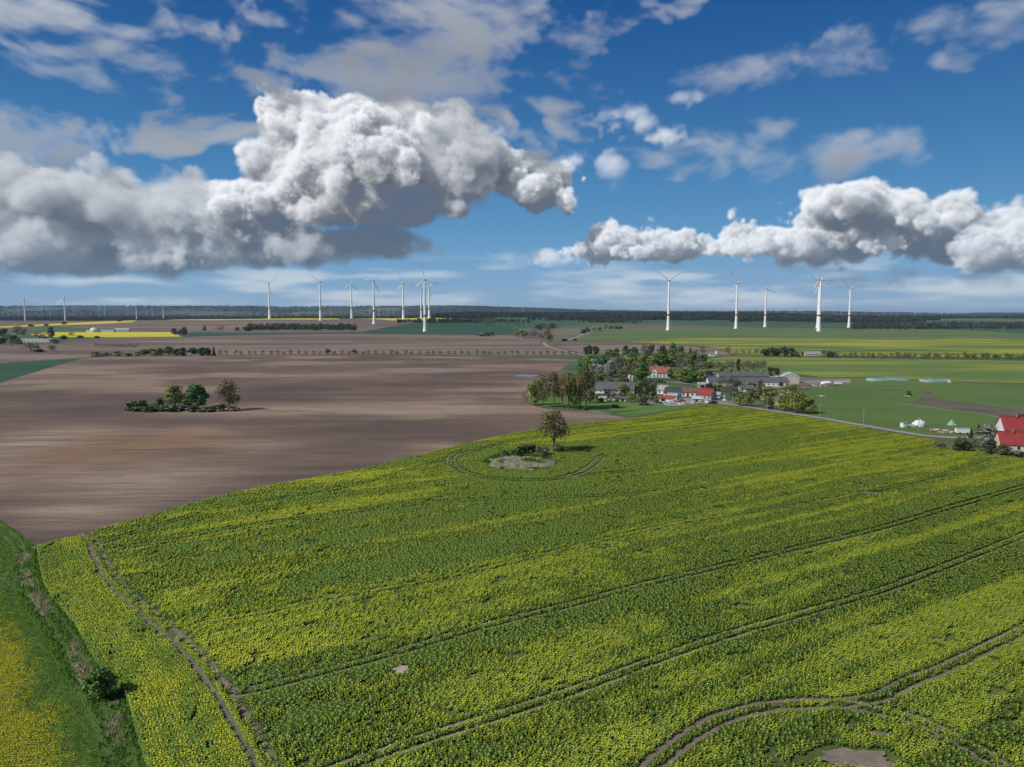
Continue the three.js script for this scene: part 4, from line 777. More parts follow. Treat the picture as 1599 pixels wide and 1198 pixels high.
// woodland strips and forests that read as one mass
function woodland(name, points, shapes, colors, scale) {
  const places = points.map(([x, z]) => { const c = pick(colors), k = range(0.75, 1.25), s = scale * range(0.7, 1.3); return [Math.floor(rnd() * shapes.length), x, height(x, z) - 0.5, z, rnd() * 6.28, [s * range(0.9, 1.4), s, s * range(0.9, 1.4)], c[0] * k, c[1] * k, c[2] * k]; });
  scatter('forest_trees', shapes, leafMat, places, stuff(name));
}
let plainShapes = ['green', 'grey', 'conifer'].map((k) => { const s = treeShape(k, 0), c = s.crown.attributes.color; for (let i = 0; i < c.count; i++) { const v = (c.getX(i) + c.getY(i) + c.getZ(i)) * (k === 'green' ? 3.1 : k === 'grey' ? 2.3 : 7.3); c.setXYZ(i, v, v, v); } return s.crown; });
{
  const pts = [];
  for (let i = 0; i < 420; i++) { const p = ground(386 + rnd() * 170, 511.5 + rnd() * 5); pts.push([p.x, p.z]); }
  woodland('wood_on_the_brown_field', pts, plainShapes.slice(0, 2), [[0.055, 0.075, 0.03], [0.04, 0.055, 0.022], [0.07, 0.075, 0.04]], 13);
}
{
  const pts = [], far = [];
  for (let d = 3150; d < 4800; d += 15) for (let x = -0.11 * d; x < 0.6 * d; x += 17) {
    const s = x / d, edge = 3050 + 420 * fbm(s * 9 + 2, 1, 3) + 500 * step(0.2, 0.5, s) * 0.3, X = x + range(-8, 8), Z = -d + range(-8, 8);
    const gap = fbm(X * 0.0022 + 9, Z * 0.0026 + 2, 2);
    if (d < edge + 300 || gap < 0.3 || (s > 0.36 && gap < 0.45)) continue;
    pts.push([X, Z]);
  }
  for (let i = 0; i < 34000; i++) { const d = 5000 + 8500 * rnd(), s = range(-0.85, 0.85), x = s * d; if (fbm(x * 0.0008 + 50, -d * 0.0008, 2) < 0.36) continue; far.push([x, -d]); }
  woodland('pine_forest', pts, plainShapes, [[0.030, 0.045, 0.02], [0.022, 0.034, 0.016], [0.055, 0.055, 0.032], [0.06, 0.065, 0.035]], 21);
  woodland('distant_forest', far, plainShapes, [[0.03, 0.045, 0.022], [0.022, 0.034, 0.018], [0.045, 0.05, 0.03]], 24);
}
{
  const pts = [];
  for (let i = 0; i < 2600; i++) { const d = 3400 + 1500 * rnd(), s = range(-0.85, -0.13); pts.push([s * d, -d]); }
  for (let i = 0; i < 700; i++) { const p = ground(620 + rnd() * 380, 501 + rnd() * 4); if (fbm(p.x * 0.004, p.z * 0.004, 2) > 0.5) pts.push([p.x, p.z]); }
  for (let i = 0; i < 1500; i++) { const p = ground(1330 + rnd() * 360, 506 + rnd() * 9); if (fbm(p.x * 0.003 + 8, p.z * 0.004, 2) > 0.52) pts.push([p.x, p.z]); }
  woodland('scattered_woods', pts, plainShapes.slice(0, 2), [[0.05, 0.065, 0.03], [0.035, 0.05, 0.022], [0.065, 0.065, 0.04]], 13);
}

// ---------------------------------------------------------------- wind turbines
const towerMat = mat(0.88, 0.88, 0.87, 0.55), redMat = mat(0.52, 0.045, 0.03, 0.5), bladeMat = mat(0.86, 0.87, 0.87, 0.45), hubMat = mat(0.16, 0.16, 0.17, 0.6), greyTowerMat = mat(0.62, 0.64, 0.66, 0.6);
const smooth = (g) => g;
function bladeStrip(from, to) {  // part of a blade that points up, from one share of its length to another
  const P = [], I = [], n = 7, chord = (t) => (t < 0.18 ? lerp(1.5, 3.0, t / 0.18) : lerp(3.0, 0.8, Math.pow((t - 0.18) / 0.82, 0.85)));
  for (let k = 0; k <= n; k++) {
    const t = lerp(from, to, k / n), c = chord(t), th = lerp(0.8, 0.1, Math.min(1, t * 1.15)), tw = lerp(0.45, 0.02, t);
    for (const [x, z] of [[-0.32, 0], [0, 0.5], [0.68, 0], [0, -0.5]]) { const X = x * c, Z = z * th; P.push(X * Math.cos(tw) - Z * Math.sin(tw), 1.4 + t * 46.6, X * Math.sin(tw) + Z * Math.cos(tw)); }
    if (k) for (let i = 0; i < 4; i++) { const a = (k - 1) * 4 + i, b = (k - 1) * 4 + (i + 1) % 4; I.push(a, b, a + 4, b, b + 4, a + 4); }
  }
  const m = P.length / 3; I.push(m - 4, m - 2, m - 3, m - 4, m - 1, m - 2, 0, 1, 2, 0, 2, 3);
  const g = new THREE.BufferGeometry(); g.setAttribute('position', new THREE.Float32BufferAttribute(P, 3)); g.setIndex(I); g.computeVertexNormals(); return g;
}
const bladeWhite = [bladeStrip(0, 0.70), bladeStrip(0.83, 0.91)], bladeRed = [bladeStrip(0.70, 0.83), bladeStrip(0.91, 1)], plainBlade = bladeStrip(0, 1);
// tower of unit height: wide foot, quick taper, then a slim shaft (radius in metres)
const towerGeo = new THREE.LatheGeometry([[0, 0], [7.2, 0], [6.0, 0.03], [5.2, 0.075], [4.6, 0.13], [4.1, 0.22], [3.7, 0.4], [3.1, 0.65], [2.4, 0.9], [1.9, 0.985], [0, 0.985]].map(([r, y]) => new THREE.Vector2(r, y)), 20);
const slimTowerGeo = new THREE.LatheGeometry([[0, 0], [3.2, 0], [2.6, 0.3], [2, 0.7], [1.4, 0.985], [0, 0.985]].map(([r, y]) => new THREE.Vector2(r, y)), 12);
const bandGeo = new THREE.CylinderGeometry(3.86, 4.0, 0.036, 20, 1, true), footGeo = new THREE.CylinderGeometry(9, 9.6, 1.0, 24);
const nacelleGeo = new THREE.LatheGeometry([[0, -5.6], [1.4, -5.2], [2.3, -3.6], [2.75, -1.2], [2.9, 0.8], [2.75, 1.5], [0, 1.5]].map(([r, y]) => new THREE.Vector2(r, y)), 16).rotateX(-Math.PI / 2);
const stripeGeo = new THREE.CylinderGeometry(2.95, 2.95, 2.9, 16, 1, true).rotateX(-Math.PI / 2).translate(0, 0, 1.2);
const generatorGeo = new THREE.CylinderGeometry(3.1, 3.1, 1.5, 20).rotateX(Math.PI / 2).translate(0, 0, -2.3), spinnerGeo = new THREE.LatheGeometry([[2.6, 0], [2.4, 1.2], [1.6, 2.6], [0, 3.3]].map(([r, y]) => new THREE.Vector2(r, y)), 16).rotateX(-Math.PI / 2).translate(0, 0, -3.05);
const axis = -10 * Math.PI / 180;
function turbine(label, px, base, hub, hubHeight, phase, group, o = {}) {
  const dir = dirAt(px, hub), D = hubHeight * FOCAL / (base - hub), x = dir[0] * D / -dir[2], z = -D, y = height(x, z), hubY = EYE + dir[1] * D / -dir[2], H = hubY - y;
  const t = thing('wind_turbine', label, 'wind turbine', new THREE.Vector3(x, y - 0.4, z), 0, group), k = o.blade ?? 1;
  if (o.tiny) {
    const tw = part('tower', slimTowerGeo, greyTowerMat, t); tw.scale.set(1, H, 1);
  } else {
    const tw = part('tower', o.plain ? slimTowerGeo : towerGeo, towerMat, t); tw.scale.set(1, H, 1);
    if (!o.plain) { const b = part('red_band', bandGeo, redMat, tw); b.position.y = 0.31; b.scale.set(1.04, 1, 1.04); part('foundation', footGeo, mat(0.45, 0.43, 0.40), t); }
  }
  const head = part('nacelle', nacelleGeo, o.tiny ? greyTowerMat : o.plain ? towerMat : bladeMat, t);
  head.position.set(0, H, 0); if (!o.tiny) head.scale.setScalar(1.25); head.rotation.y = axis * -1;
  if (!o.plain && !o.tiny) { part('red_stripe', stripeGeo, redMat, head); part('generator', generatorGeo, hubMat, head); }
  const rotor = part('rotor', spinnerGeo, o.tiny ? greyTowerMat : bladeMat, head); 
  for (let i = 0; i < 3; i++) {
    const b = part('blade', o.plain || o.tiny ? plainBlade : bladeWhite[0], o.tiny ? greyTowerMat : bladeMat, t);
    b.scale.setScalar(k);
    const hubAt = new THREE.Vector3(0, H, 0).add(new THREE.Vector3(0, 0, -4.2).applyAxisAngle(new THREE.Vector3(0, 1, 0), -axis));
    b.position.copy(hubAt); b.rotation.order = 'YXZ'; b.rotation.set(0, -axis, -(phase + i * 120) * Math.PI / 180);
    if (!o.plain && !o.tiny) { part('red_tip_band', bladeRed[0], redMat, b); part('white_tip_band', bladeWhite[1], bladeMat, b); part('red_tip', bladeRed[1], redMat, b); }
  }
  return t;
}
const leftRow = 'white turbines with red bands left of centre', rightRow = 'white turbines with red bands on the right';
turbine('white turbine above the small wood, leftmost of the row left of centre', 419, 498, 442.6, 150, 45, leftRow);
turbine('white turbine second from left in the row left of centre', 499, 500.3, 440, 150, 67, leftRow);
turbine('white turbine with one blade straight up, third in the row left of centre', 548, 497, 444.6, 150, 8, leftRow);
turbine('white turbine at the brown field, fourth in the row left of centre', 583, 504.5, 437.8, 150, 35, leftRow);
turbine('white turbine fifth from left in the row left of centre', 629, 501.5, 443, 150, 339, leftRow);
turbine('white turbine half hidden just left of the tallest one', 657.3, 498.5, 450.4, 150, 52, leftRow);
turbine('tallest white turbine in the dark green field left of centre', 662.8, 517.3, 436, 150, 348, leftRow);
turbine('white turbine half hidden just right of the tallest one', 669.5, 501, 448.5, 150, 45, leftRow);
turbine('leftmost white turbine on the green field on the right', 1045, 514.6, 436.8, 150, 62, rightRow);
turbine('second white turbine from left on the green field on the right', 1151.5, 511.8, 441.6, 150, 333, rightRow);
turbine('slim distant white turbine third from left on the right', 1196.7, 510, 449.9, 150, 352, rightRow);
turbine('nearest white turbine standing in the green field on the right', 1282, 517, 436, 150, 335, rightRow);
turbine('white turbine hidden behind the nearest turbine on the right', 1279.5, 513, 445, 150, 322, rightRow);
turbine('rightmost white turbine at the edge of the wood', 1328.5, 512, 450.2, 150, 315, rightRow);
const farGroup = 'plain white turbines on the far left';
turbine('plain white turbine at the left edge of the picture', 37, 500, 466.5, 100, 62, farGroup, { plain: true, blade: 0.85 });
turbine('plain white turbine with long blades, second from the left edge', 99.5, 499.7, 465, 100, 348, farGroup, { plain: true, blade: 1 });
turbine('small plain white turbine, third from the left edge', 212, 498, 474.5, 100, 0, farGroup, { plain: true, blade: 0.8 });
turbine('small plain white turbine, fourth from the left edge', 254, 498, 475.5, 100, 28, farGroup, { plain: true, blade: 0.85 });
let count = 0;
for (const [x, hub] of [[28, 475], [64, 480], [77, 477], [115, 479], [154, 478], [163, 476], [199, 477], [228, 477], [237, 478], [516, 476.5], [577, 477], [592, 477], [817, 481], [1203, 484], [1216, 485], [1234, 485], [1239, 484.5], [1251, 482.5], [1314, 486]])
  turbine(`tiny hazy turbine on the horizon, ${ORD[count] ?? ordinal(count + 1) + ' from left'} of nineteen${count++ < 0 ? '' : ''}`, x, hub + 15, hub, 125, rnd() * 120, 'tiny turbines on the horizon', { tiny: true, blade: 1.1 });

// ---------------------------------------------------------------- buildings
const stains = tileNoise(256, 256, (s) => clamp(0.5 + (s(5, 5, 4, 61) - 0.5) * 1.1 + (s(60, 20, 2, 67) - 0.5) * 0.5)), stainTex = texture(256, 256, stains, grey(0.72, 1.18)), tileTex = texture(256, 256, tileNoise(256, 256, (s) => clamp(0.5 + (s(6, 6, 3, 71) - 0.5) * 0.9 + (s(70, 70, 1, 73) - 0.5) * 0.7)), grey(0.62, 1.25));
const PAINT = { white: mat(0.76, 0.75, 0.71, 0.85, { map: stainTex }), cream: mat(0.66, 0.57, 0.40, 0.85, { map: stainTex }), beige: mat(0.48, 0.42, 0.34, 0.9, { map: stainTex }), concrete: mat(0.42, 0.40, 0.37, 0.9, { map: stainTex }), brick: mat(0.36, 0.17, 0.11, 0.9, { map: stainTex }), timber: mat(0.06, 0.055, 0.05, 0.8, { map: stainTex }),
  red: mat(0.33, 0.07, 0.042, 0.75, { map: tileTex }), brightRed: mat(0.31, 0.034, 0.03, 0.75, { map: tileTex }), orange: mat(0.36, 0.125, 0.08, 0.8, { map: tileTex }), brownRoof: mat(0.20, 0.09, 0.06, 0.85, { map: tileTex }), slate: mat(0.045, 0.05, 0.058, 0.5, { map: tileTex }), greyRoof: mat(0.12, 0.12, 0.12, 0.75, { map: tileTex }), paleRoof: mat(0.36, 0.36, 0.34, 0.7, { map: tileTex }), steel: mat(0.52, 0.57, 0.62, 0.35, { map: stainTex }), greenRoof: mat(0.16, 0.24, 0.18, 0.7, { map: tileTex }), pink: mat(0.38, 0.28, 0.27, 0.8, { map: tileTex }),
  glass: mat(0.03, 0.035, 0.045, 0.12), dark: mat(0.02, 0.02, 0.022, 0.8), frame: mat(0.72, 0.71, 0.68, 0.6), solar: mat(0.015, 0.02, 0.045, 0.15), tarpTeal: mat(0.25, 0.38, 0.34, 0.7, { map: stainTex }), tarpWhite: mat(0.74, 0.75, 0.76, 0.6, { map: stainTex }), dirt: mat(0.19, 0.135, 0.10, 1, { map: grassTex }), rubble: mat(0.36, 0.30, 0.26, 1), woodBrown: mat(0.20, 0.14, 0.09, 0.9), pale: mat(0.56, 0.53, 0.46, 0.9, { map: stainTex }) };
const uvMetres = (g, k = 0.12) => { const p = g.attributes.position, n = g.attributes.normal, u = []; for (let i = 0; i < p.count; i++) { const a = Math.abs(n.getX(i)), b = Math.abs(n.getY(i)); u.push((a > 0.6 ? p.getZ(i) : p.getX(i)) * k, (b > 0.8 ? p.getZ(i) : p.getY(i)) * k); } g.setAttribute('uv', new THREE.Float32BufferAttribute(u, 2)); return g; };
const box = (w, h, d, x, y, z) => uvMetres(new THREE.BoxGeometry(w, h, d).translate(x, y, z));
const prism = (points, depth) => { const g = new THREE.ExtrudeGeometry(new THREE.Shape(points.map(([a, b]) => new THREE.Vector2(a, b))), { depth, bevelEnabled: false }); g.translate(0, 0, -depth / 2); g.rotateY(Math.PI / 2); return uvMetres(g); };
// ridge along local x, front towards +z; h: walls, r: roof rise, n: windows along the front, kind of openings
function building(name, label, category, px, py, o) {
  const p = ground(px, py), turn = (o.turn ?? 0) * Math.PI / 180, W = o.w, D = o.d, H = o.h, R = o.r, over = o.over ?? 0.4;
  p.x += Math.sin(turn) * -D / 2 * Math.sign(Math.cos(turn)); p.z -= Math.abs(Math.cos(turn)) * D / 2 + Math.abs(Math.sin(turn)) * W / 2;
  p.y = height(p.x, p.z) - 0.1;
  const t = thing(name, label, category, p, turn, o.group);
  part('wall', prism([[-D / 2, 0], [D / 2, 0], [D / 2, H], [0, H + R], [-D / 2, H]], W), PAINT[o.wall], t);
  const k = R / (D / 2), e = D / 2 + over, th = 0.22, roof = part('roof', prism([[-e, H - over * k + 0.03], [0, H + R + 0.03], [e, H - over * k + 0.03], [e, H - over * k + 0.03 + th], [0, H + R + 0.03 + th], [-e, H - over * k + 0.03 + th]], W + over * 1.4), PAINT[o.roof], t);
  part('ridge_cap', box(W + over * 1.4, 0.16, 0.4, 0, H + R + th + 0.06, 0), PAINT[o.roof], roof);
  const opening = (kind, x, y, w, h, face) => {
    const front = face === 'f' || face === 'k', z = face === 'f' ? D / 2 : -D / 2, sx = face === 'r' ? W / 2 : -W / 2;
    const f = part(kind, front ? box(w + 0.24, h + 0.24, 0.1, x, y, z + Math.sign(z) * 0.03) : box(0.1, h + 0.24, w + 0.24, sx + Math.sign(sx) * 0.03, y, x), kind === 'door' || kind === 'gate' ? PAINT.woodBrown : PAINT.frame, t);
    part('pane', front ? box(w, h, 0.08, x, y, z + Math.sign(z) * 0.06) : box(0.08, h, w, sx + Math.sign(sx) * 0.06, y, x), kind === 'gate' ? PAINT.dark : PAINT.glass, f);
  };
  const n = o.windows ?? 0, storeys = o.storeys ?? 1;
  for (let s = 0; s < storeys; s++) for (let i = 0; i < n; i++) { const x = (i + 0.5 - n / 2) * W / n; if (s === 0 && i === o.door) opening('door', x, 1.05, 1, 2.0, 'f'); else opening('window', x, 1.5 + s * 2.7, o.ww ?? 1.0, o.wh ?? 1.2, 'f'); }
  for (const f of o.gable ?? []) { for (const x of [-D / 4, D / 4]) opening('window', x, 1.5, 0.9, 1.2, f); if (R > 2) opening('window', 0, H + R * 0.3, 0.9, 1.1, f); }
  for (const [x, w, h, f] of o.gates ?? []) opening('gate', x, h / 2 + 0.12, w, h, f);
  for (const x of o.chimneys ?? []) part('chimney', box(0.6, 1.5, 0.6, x, H + R + 0.5, D * 0.08), PAINT.brick, roof);
  return t;
}
const manor = building('manor_house', 'white manor house with orange-red tiled roof among the village trees', 'house', 1029, 590, { w: 17, d: 10, h: 4.2, r: 4.2, turn: -8, wall: 'white', roof: 'orange', windows: 6, storeys: 1, door: 2, chimneys: [-4, 4], over: 0.6, gable: ['r', 'l'] });
{ // front gable of the manor
  const g = part('front_gable', prism([[-2.4, 0], [2.4, 0], [2.4, 5], [0, 7.2], [-2.4, 5]], 6).rotateY(-Math.PI / 2).translate(-3.5, 0, 2.6), PAINT.white, manor);
  part('gable_roof', prism([[-2.9, 4.6], [0, 7.25], [2.9, 4.6], [2.9, 4.8], [0, 7.46], [-2.9, 4.8]], 6.4).rotateY(-Math.PI / 2).translate(-3.5, 0, 2.6), PAINT.orange, g);
  for (const y of [1.5, 4.1]) part('gable_window', box(1, 1.3, 0.1, -3.5, y, 5.63), PAINT.glass, g);
}
building('long_barn', 'long barn with grey roof and white wall behind the grove', 'barn', 955, 616, { w: 29, d: 10, h: 2.7, r: 4.4, turn: -12, wall: 'white', roof: 'greyRoof', windows: 9, ww: 0.7, wh: 0.6 });
building('house', 'white-gabled house with black slate roof at the junk yard', 'house', 1049, 622, { w: 9, d: 6.5, h: 3, r: 2.9, turn: -32, wall: 'white', roof: 'slate', windows: 3, gable: ['r'], chimneys: [-2] });
building('house', 'small house with pale grey roof left of the black-roofed house', 'house', 1034, 616, { w: 6, d: 6, h: 2.8, r: 2.5, turn: -28, wall: 'white', roof: 'paleRoof', windows: 2, gable: ['r'] });
building('shed', 'low shed with red and grey roof in front of the black-roofed house', 'shed', 1040, 628, { w: 8, d: 4, h: 2.2, r: 1.0, turn: -12, wall: 'white', roof: 'red', gates: [[-1.5, 2, 1.8, 'f']] });
building('shed', 'low shed with pale roof at the junk yard', 'shed', 1050, 624.5, { w: 6, d: 4, h: 2.4, r: 1.2, turn: -30, wall: 'concrete', roof: 'paleRoof', windows: 2 });
building('house', 'long low house with brown tiled roof beside the black-roofed house', 'house', 1075, 620, { w: 13, d: 6.5, h: 3, r: 2.6, turn: -14, wall: 'white', roof: 'brownRoof', windows: 5, door: 2, chimneys: [2] });
building('house', 'beige-gabled house with bright red roof at the village road', 'house', 1102, 625, { w: 8, d: 7.5, h: 3, r: 3.2, turn: -38, wall: 'beige', roof: 'brightRed', windows: 3, gable: ['r'] });
building('cottage', 'tiny beige cottage right of the bright red roof', 'house', 1119, 622.5, { w: 4.5, d: 3.6, h: 2.4, r: 1.3, turn: -20, wall: 'beige', roof: 'paleRoof', windows: 1 });
building('house', 'white house with dark solar roof at the farm entrance', 'house', 1106, 592.5, { w: 9, d: 8, h: 3.2, r: 2.6, turn: 12, wall: 'white', roof: 'solar', windows: 3, gable: ['l'] });
building('garage', 'small pale garage below the farm entrance', 'garage', 1097, 606.5, { w: 6, d: 5, h: 2.6, r: 1.2, turn: -12, wall: 'pale', roof: 'paleRoof', gates: [[0, 2.4, 2.1, 'f']] });
const rear = building('stable', 'rear long grey-roofed stable with vent chimneys on its ridge', 'stable', 1163, 593, { w: 38, d: 11, h: 2.8, r: 2.6, turn: -3, wall: 'concrete', roof: 'greyRoof' });
for (let i = 0; i < 5; i++) part('roof_vent', new THREE.CylinderGeometry(0.35, 0.35, 1.9, 8).translate(-14 + i * 7, 6.1, 0), PAINT.paleRoof, rear);
building('stable', 'front long white-walled stable with dark grey roof', 'stable', 1171, 603.5, { w: 55, d: 11, h: 3, r: 2.5, turn: -5, wall: 'white', roof: 'greyRoof', windows: 18, ww: 1.0, wh: 0.8, gates: [[-6, 2.4, 2.4, 'f'], [22, 2.4, 2.4, 'f']] });
building('barn', 'tall barn with pale steel roof and dark openings', 'barn', 1254, 601, { w: 17, d: 12, h: 5.4, r: 2.4, turn: 72, wall: 'beige', roof: 'steel', gates: [[-3.5, 2.2, 2.2, 'r'], [3.4, 3.2, 3.8, 'r']] });
building('outbuilding', 'small grey-roofed outbuilding below the stables', 'outbuilding', 1167, 613, { w: 9, d: 6, h: 2.6, r: 1.8, turn: -8, wall: 'white', roof: 'greyRoof', windows: 3 });
building('house', 'far white gabled house with red roof behind the village', 'house', 1071, 560.5, { w: 9, d: 8, h: 3.6, r: 4.2, turn: 58, wall: 'white', roof: 'red', windows: 2, gable: ['r', 'l'] });
building('outbuilding', 'green-roofed outbuilding beside the far white gabled house', 'outbuilding', 1062, 562, { w: 9, d: 6, h: 2.6, r: 2, turn: 20, wall: 'pale', roof: 'greenRoof', windows: 2 });
building('barn', 'low pinkish-roofed barn in the far tree row', 'barn', 1270, 556.5, { w: 19, d: 8, h: 2.6, r: 3, turn: -4, wall: 'white', roof: 'pink', windows: 5 });
building('house', 'upper house with bright red roof at the right edge', 'house', 1606, 686, { w: 15, d: 9, h: 3.6, r: 4.6, turn: -14, wall: 'white', roof: 'brightRed', windows: 5, chimneys: [-2], gable: ['r'] });
building('house', 'lower house with bright red roof and cream gable at the right edge', 'house', 1607, 708, { w: 15, d: 8, h: 2.8, r: 3.8, turn: -18, wall: 'cream', roof: 'brightRed', windows: 4, chimneys: [-3], gable: ['r'] });
building('cottage', 'white cottage half hidden in the copse behind the ploughed field', 'house', 305, 553, { w: 10, d: 7, h: 3.2, r: 3, turn: 20, wall: 'white', roof: 'greyRoof', windows: 3 });
building('warehouse', 'long pale warehouse at the hamlet on the left edge', 'warehouse', 52, 534.5, { w: 58, d: 16, h: 4, r: 2, turn: -4, wall: 'white', roof: 'paleRoof', windows: 8, ww: 3 });
building('farm_building', 'white farm building right of the biogas dome', 'farm building', 166, 518.8, { w: 40, d: 14, h: 5, r: 2, turn: 0, wall: 'white', roof: 'paleRoof', windows: 6, ww: 2 });
building('farm_building', 'long grey-roofed hall at the yellow rape strip', 'farm building', 189, 518, { w: 38, d: 16, h: 6, r: 3, turn: 8, wall: 'white', roof: 'steel', windows: 6, ww: 2 });
building('house', 'small pale house among trees on the left edge', 'house', 20, 522, { w: 14, d: 10, h: 5, r: 5, turn: 10, wall: 'pale', roof: 'brownRoof', windows: 3 });
building('farm_building', 'low white shed left of the biogas dome', 'farm building', 137, 519, { w: 12, d: 8, h: 5, r: 2, wall: 'white', roof: 'paleRoof', windows: 2 });
{ const p = ground(147, 519), t = thing('biogas_dome', 'white domed biogas tank behind the yellow rape strip', 'tank', p); part('tank_wall', new THREE.CylinderGeometry(10, 10, 5, 28).translate(0, 2.5, 0), PAINT.pale, t); part('dome', new THREE.SphereGeometry(10.1, 28, 12, 0, Math.PI * 2, 0, Math.PI / 2).scale(1, 0.85, 1).translate(0, 5, 0), PAINT.tarpWhite, t); }
for (const [x, y, h, r, words] of [[983.2, 595, 4.4, 1.15, 'left of the pair of white silos by the manor trees'], [988.2, 595, 4.4, 1.15, 'right of the pair of white silos by the manor trees'], [1119, 556.5, 6, 1.8, 'white round silo tower behind the village']]) {
  const p = ground(x, y), t = thing('silo', words, 'silo', p); part('shell', new THREE.CylinderGeometry(r, r, h, 16).translate(0, h / 2, 0), PAINT.white, t); part('cap', new THREE.ConeGeometry(r * 1.06, r * 0.5, 16).translate(0, h + r * 0.25, 0), PAINT.paleRoof, t); for (let i = 0; i < 3; i++) part('hoop', new THREE.TorusGeometry(r + 0.02, 0.05, 5, 20).rotateX(Math.PI / 2).translate(0, h * (0.25 + i * 0.25), 0), PAINT.paleRoof, t);
}
building('shed', 'white flat shed at the foot of the silo tower', 'shed', 1113, 556.8, { w: 7, d: 5, h: 2.6, r: 0.6, wall: 'white', roof: 'paleRoof' });
for (const [x, y, w, s] of [[972, 552, 5, 'left'], [1003, 553, 16, 'middle'], [1035, 555, 10, 'right']]) building('shed', `low white shed glimpsed between the rear trees, ${s} of three`, 'shed', x, y, { w, d: 5, h: 2.6, r: 0.8, wall: 'white', roof: 'paleRoof', windows: 2 });

// heaps and covered clamps: lumpy mounds of loose stuff
function mound(w, h, d, rough, seedling, flat = 0) {
  const g = new THREE.SphereGeometry(1, 26, 12, 0, Math.PI * 2, 0, Math.PI / 2), p = g.attributes.position;
  for (let i = 0; i < p.count; i++) {
    let x = p.getX(i), y = p.getY(i), z = p.getZ(i);
    if (flat < 0) y = 1 - Math.hypot(x, z);
    if (flat > 0) { const m = Math.max(Math.abs(x), Math.abs(z)), r = Math.hypot(x, z) || 1; x *= lerp(1, r / (m || 1), flat); z *= lerp(1, r / (m || 1), flat); y = lerp(y, Math.min(1, y * 2.2), flat); }
    const k = 1 + (noise2(x * 3 + seedling, z * 3 + y * 2) - 0.5) * rough; p.setXYZ(i, x * w / 2 * k, y * h * k, z * d / 2 * k);
  }
  g.computeVertexNormals(); return uvMetres(g, 0.2);
}
const heap = (name, label, category, px, py, w, h, d, m, rough, flat, turn = 0) => { const p = ground(px, py); p.z -= d / 2; p.y = height(p.x, p.z) - 0.08; const t = thing(name, label, category, p, turn); part('cover', mound(w, h, d, rough, px, flat), m, t); return t; };
for (const [x, y, w, label] of [[1390, 595.5, 28, 'long silage clamp under turquoise tarpaulin'], [1464, 597.5, 17, 'short silage clamp under turquoise tarpaulin with bare right end']]) {
  const t = heap('silage_clamp', label, 'silage clamp', x, y, w, 1.9, 10, PAINT.tarpTeal, 0.16, 1);
  for (let i = 0; i < 14; i++) part('tyre', new THREE.TorusGeometry(0.3, 0.12, 6, 12).rotateX(Math.PI / 2).translate(range(-w * 0.38, w * 0.38), 1.96, range(-3.4, 3.4)), PAINT.dark, t);
  if (w < 20) part('bare_end', mound(4.5, 1.8, 9.4, 0.1, 3, 1).translate(w / 2 + 0.2, 0, 0), PAINT.pale, t);
}
heap('earth_heap', 'brown earth heap in front of the steel-roofed barn', 'heap', 1256, 605, 12, 2.6, 5, PAINT.dirt, 0.35, 0);
heap('earth_heap', 'dark earth bank right of the farm rubble', 'heap', 1298, 603, 11, 1.8, 6, PAINT.dirt, 0.3, 0);
heap('tarp_heap', 'heap under grey-white sheeting right of the rubble', 'heap', 1293, 601, 7, 2.4, 5, PAINT.tarpWhite, 0.3, 0.5);
heap('tarp_heap', 'flat white tarpaulin on the pasture edge', 'heap', 1311, 599.5, 6, 0.8, 4, PAINT.tarpWhite, 0.3, 0.6);
heap('tarp_heap', 'teal pyramid-shaped tarpaulin by the right junk heaps', 'heap', 1491, 665, 4.4, 2.6, 4.4, PAINT.tarpTeal, 0.25, -1);
heap('tarp_heap', 'low teal tarpaulin beside the white foil dome', 'heap', 1427, 668, 5.5, 1.2, 3.5, PAINT.tarpTeal, 0.3, 0.3);
heap('foil_dome', 'white foil-covered dome on the pasture beside the road', 'heap', 1438, 667, 5, 2.7, 4, PAINT.tarpWhite, 0.7, 0.2);
heap('foundation_slab', 'pale concrete slab at the far end of the farmyard', 'slab', 1318, 597, 11, 0.35, 7, PAINT.concrete, 0.03, 1);
heap('gravel_heap', 'pale gravel heap around the small bush in the pasture', 'heap', 1419, 619, 6, 0.4, 3, PAINT.pale, 1.2, -1);
heap('gravel_heap', 'white lime heap right of the willow clump', 'heap', 1284, 619, 8, 0.4, 3, PAINT.pale, 1.2, -1);
{ const p = ground(1411.5, 668), t = thing('container', 'small white box container beside the village road', 'container', p, 0.2); part('body', box(2.3, 2, 2, 0, 1.2, 0), PAINT.white, t); part('lid', box(2.5, 0.14, 2.2, 0, 2.27, 0), PAINT.paleRoof, t); part('door', box(0.9, 1.5, 0.06, 0.4, 1.1, 1.02), PAINT.pale, t); part('skid', box(2.4, 0.2, 0.3, 0, 0.1, 0.7), PAINT.dark, t); part('skid', box(2.4, 0.2, 0.3, 0, 0.1, -0.7), PAINT.dark, t); }
{ const p = ground(1505, 678.5), t = thing('trailer', 'long white trailer among the junk by the garden', 'trailer', p, -0.15); part('body', box(5.4, 1.9, 2.2, 0, 1.45, -1), PAINT.white, t); part('roof_edge', box(5.5, 0.12, 2.3, 0, 2.46, -1), PAINT.paleRoof, t); for (const x of [-1.4, 1.4]) for (const z of [-2, 0]) part('wheel', new THREE.CylinderGeometry(0.42, 0.42, 0.24, 14).rotateX(Math.PI / 2).translate(x, 0.42, z), PAINT.dark, t); part('drawbar', box(1.4, 0.12, 0.12, -3.3, 0.7, -1), PAINT.dark, t); }
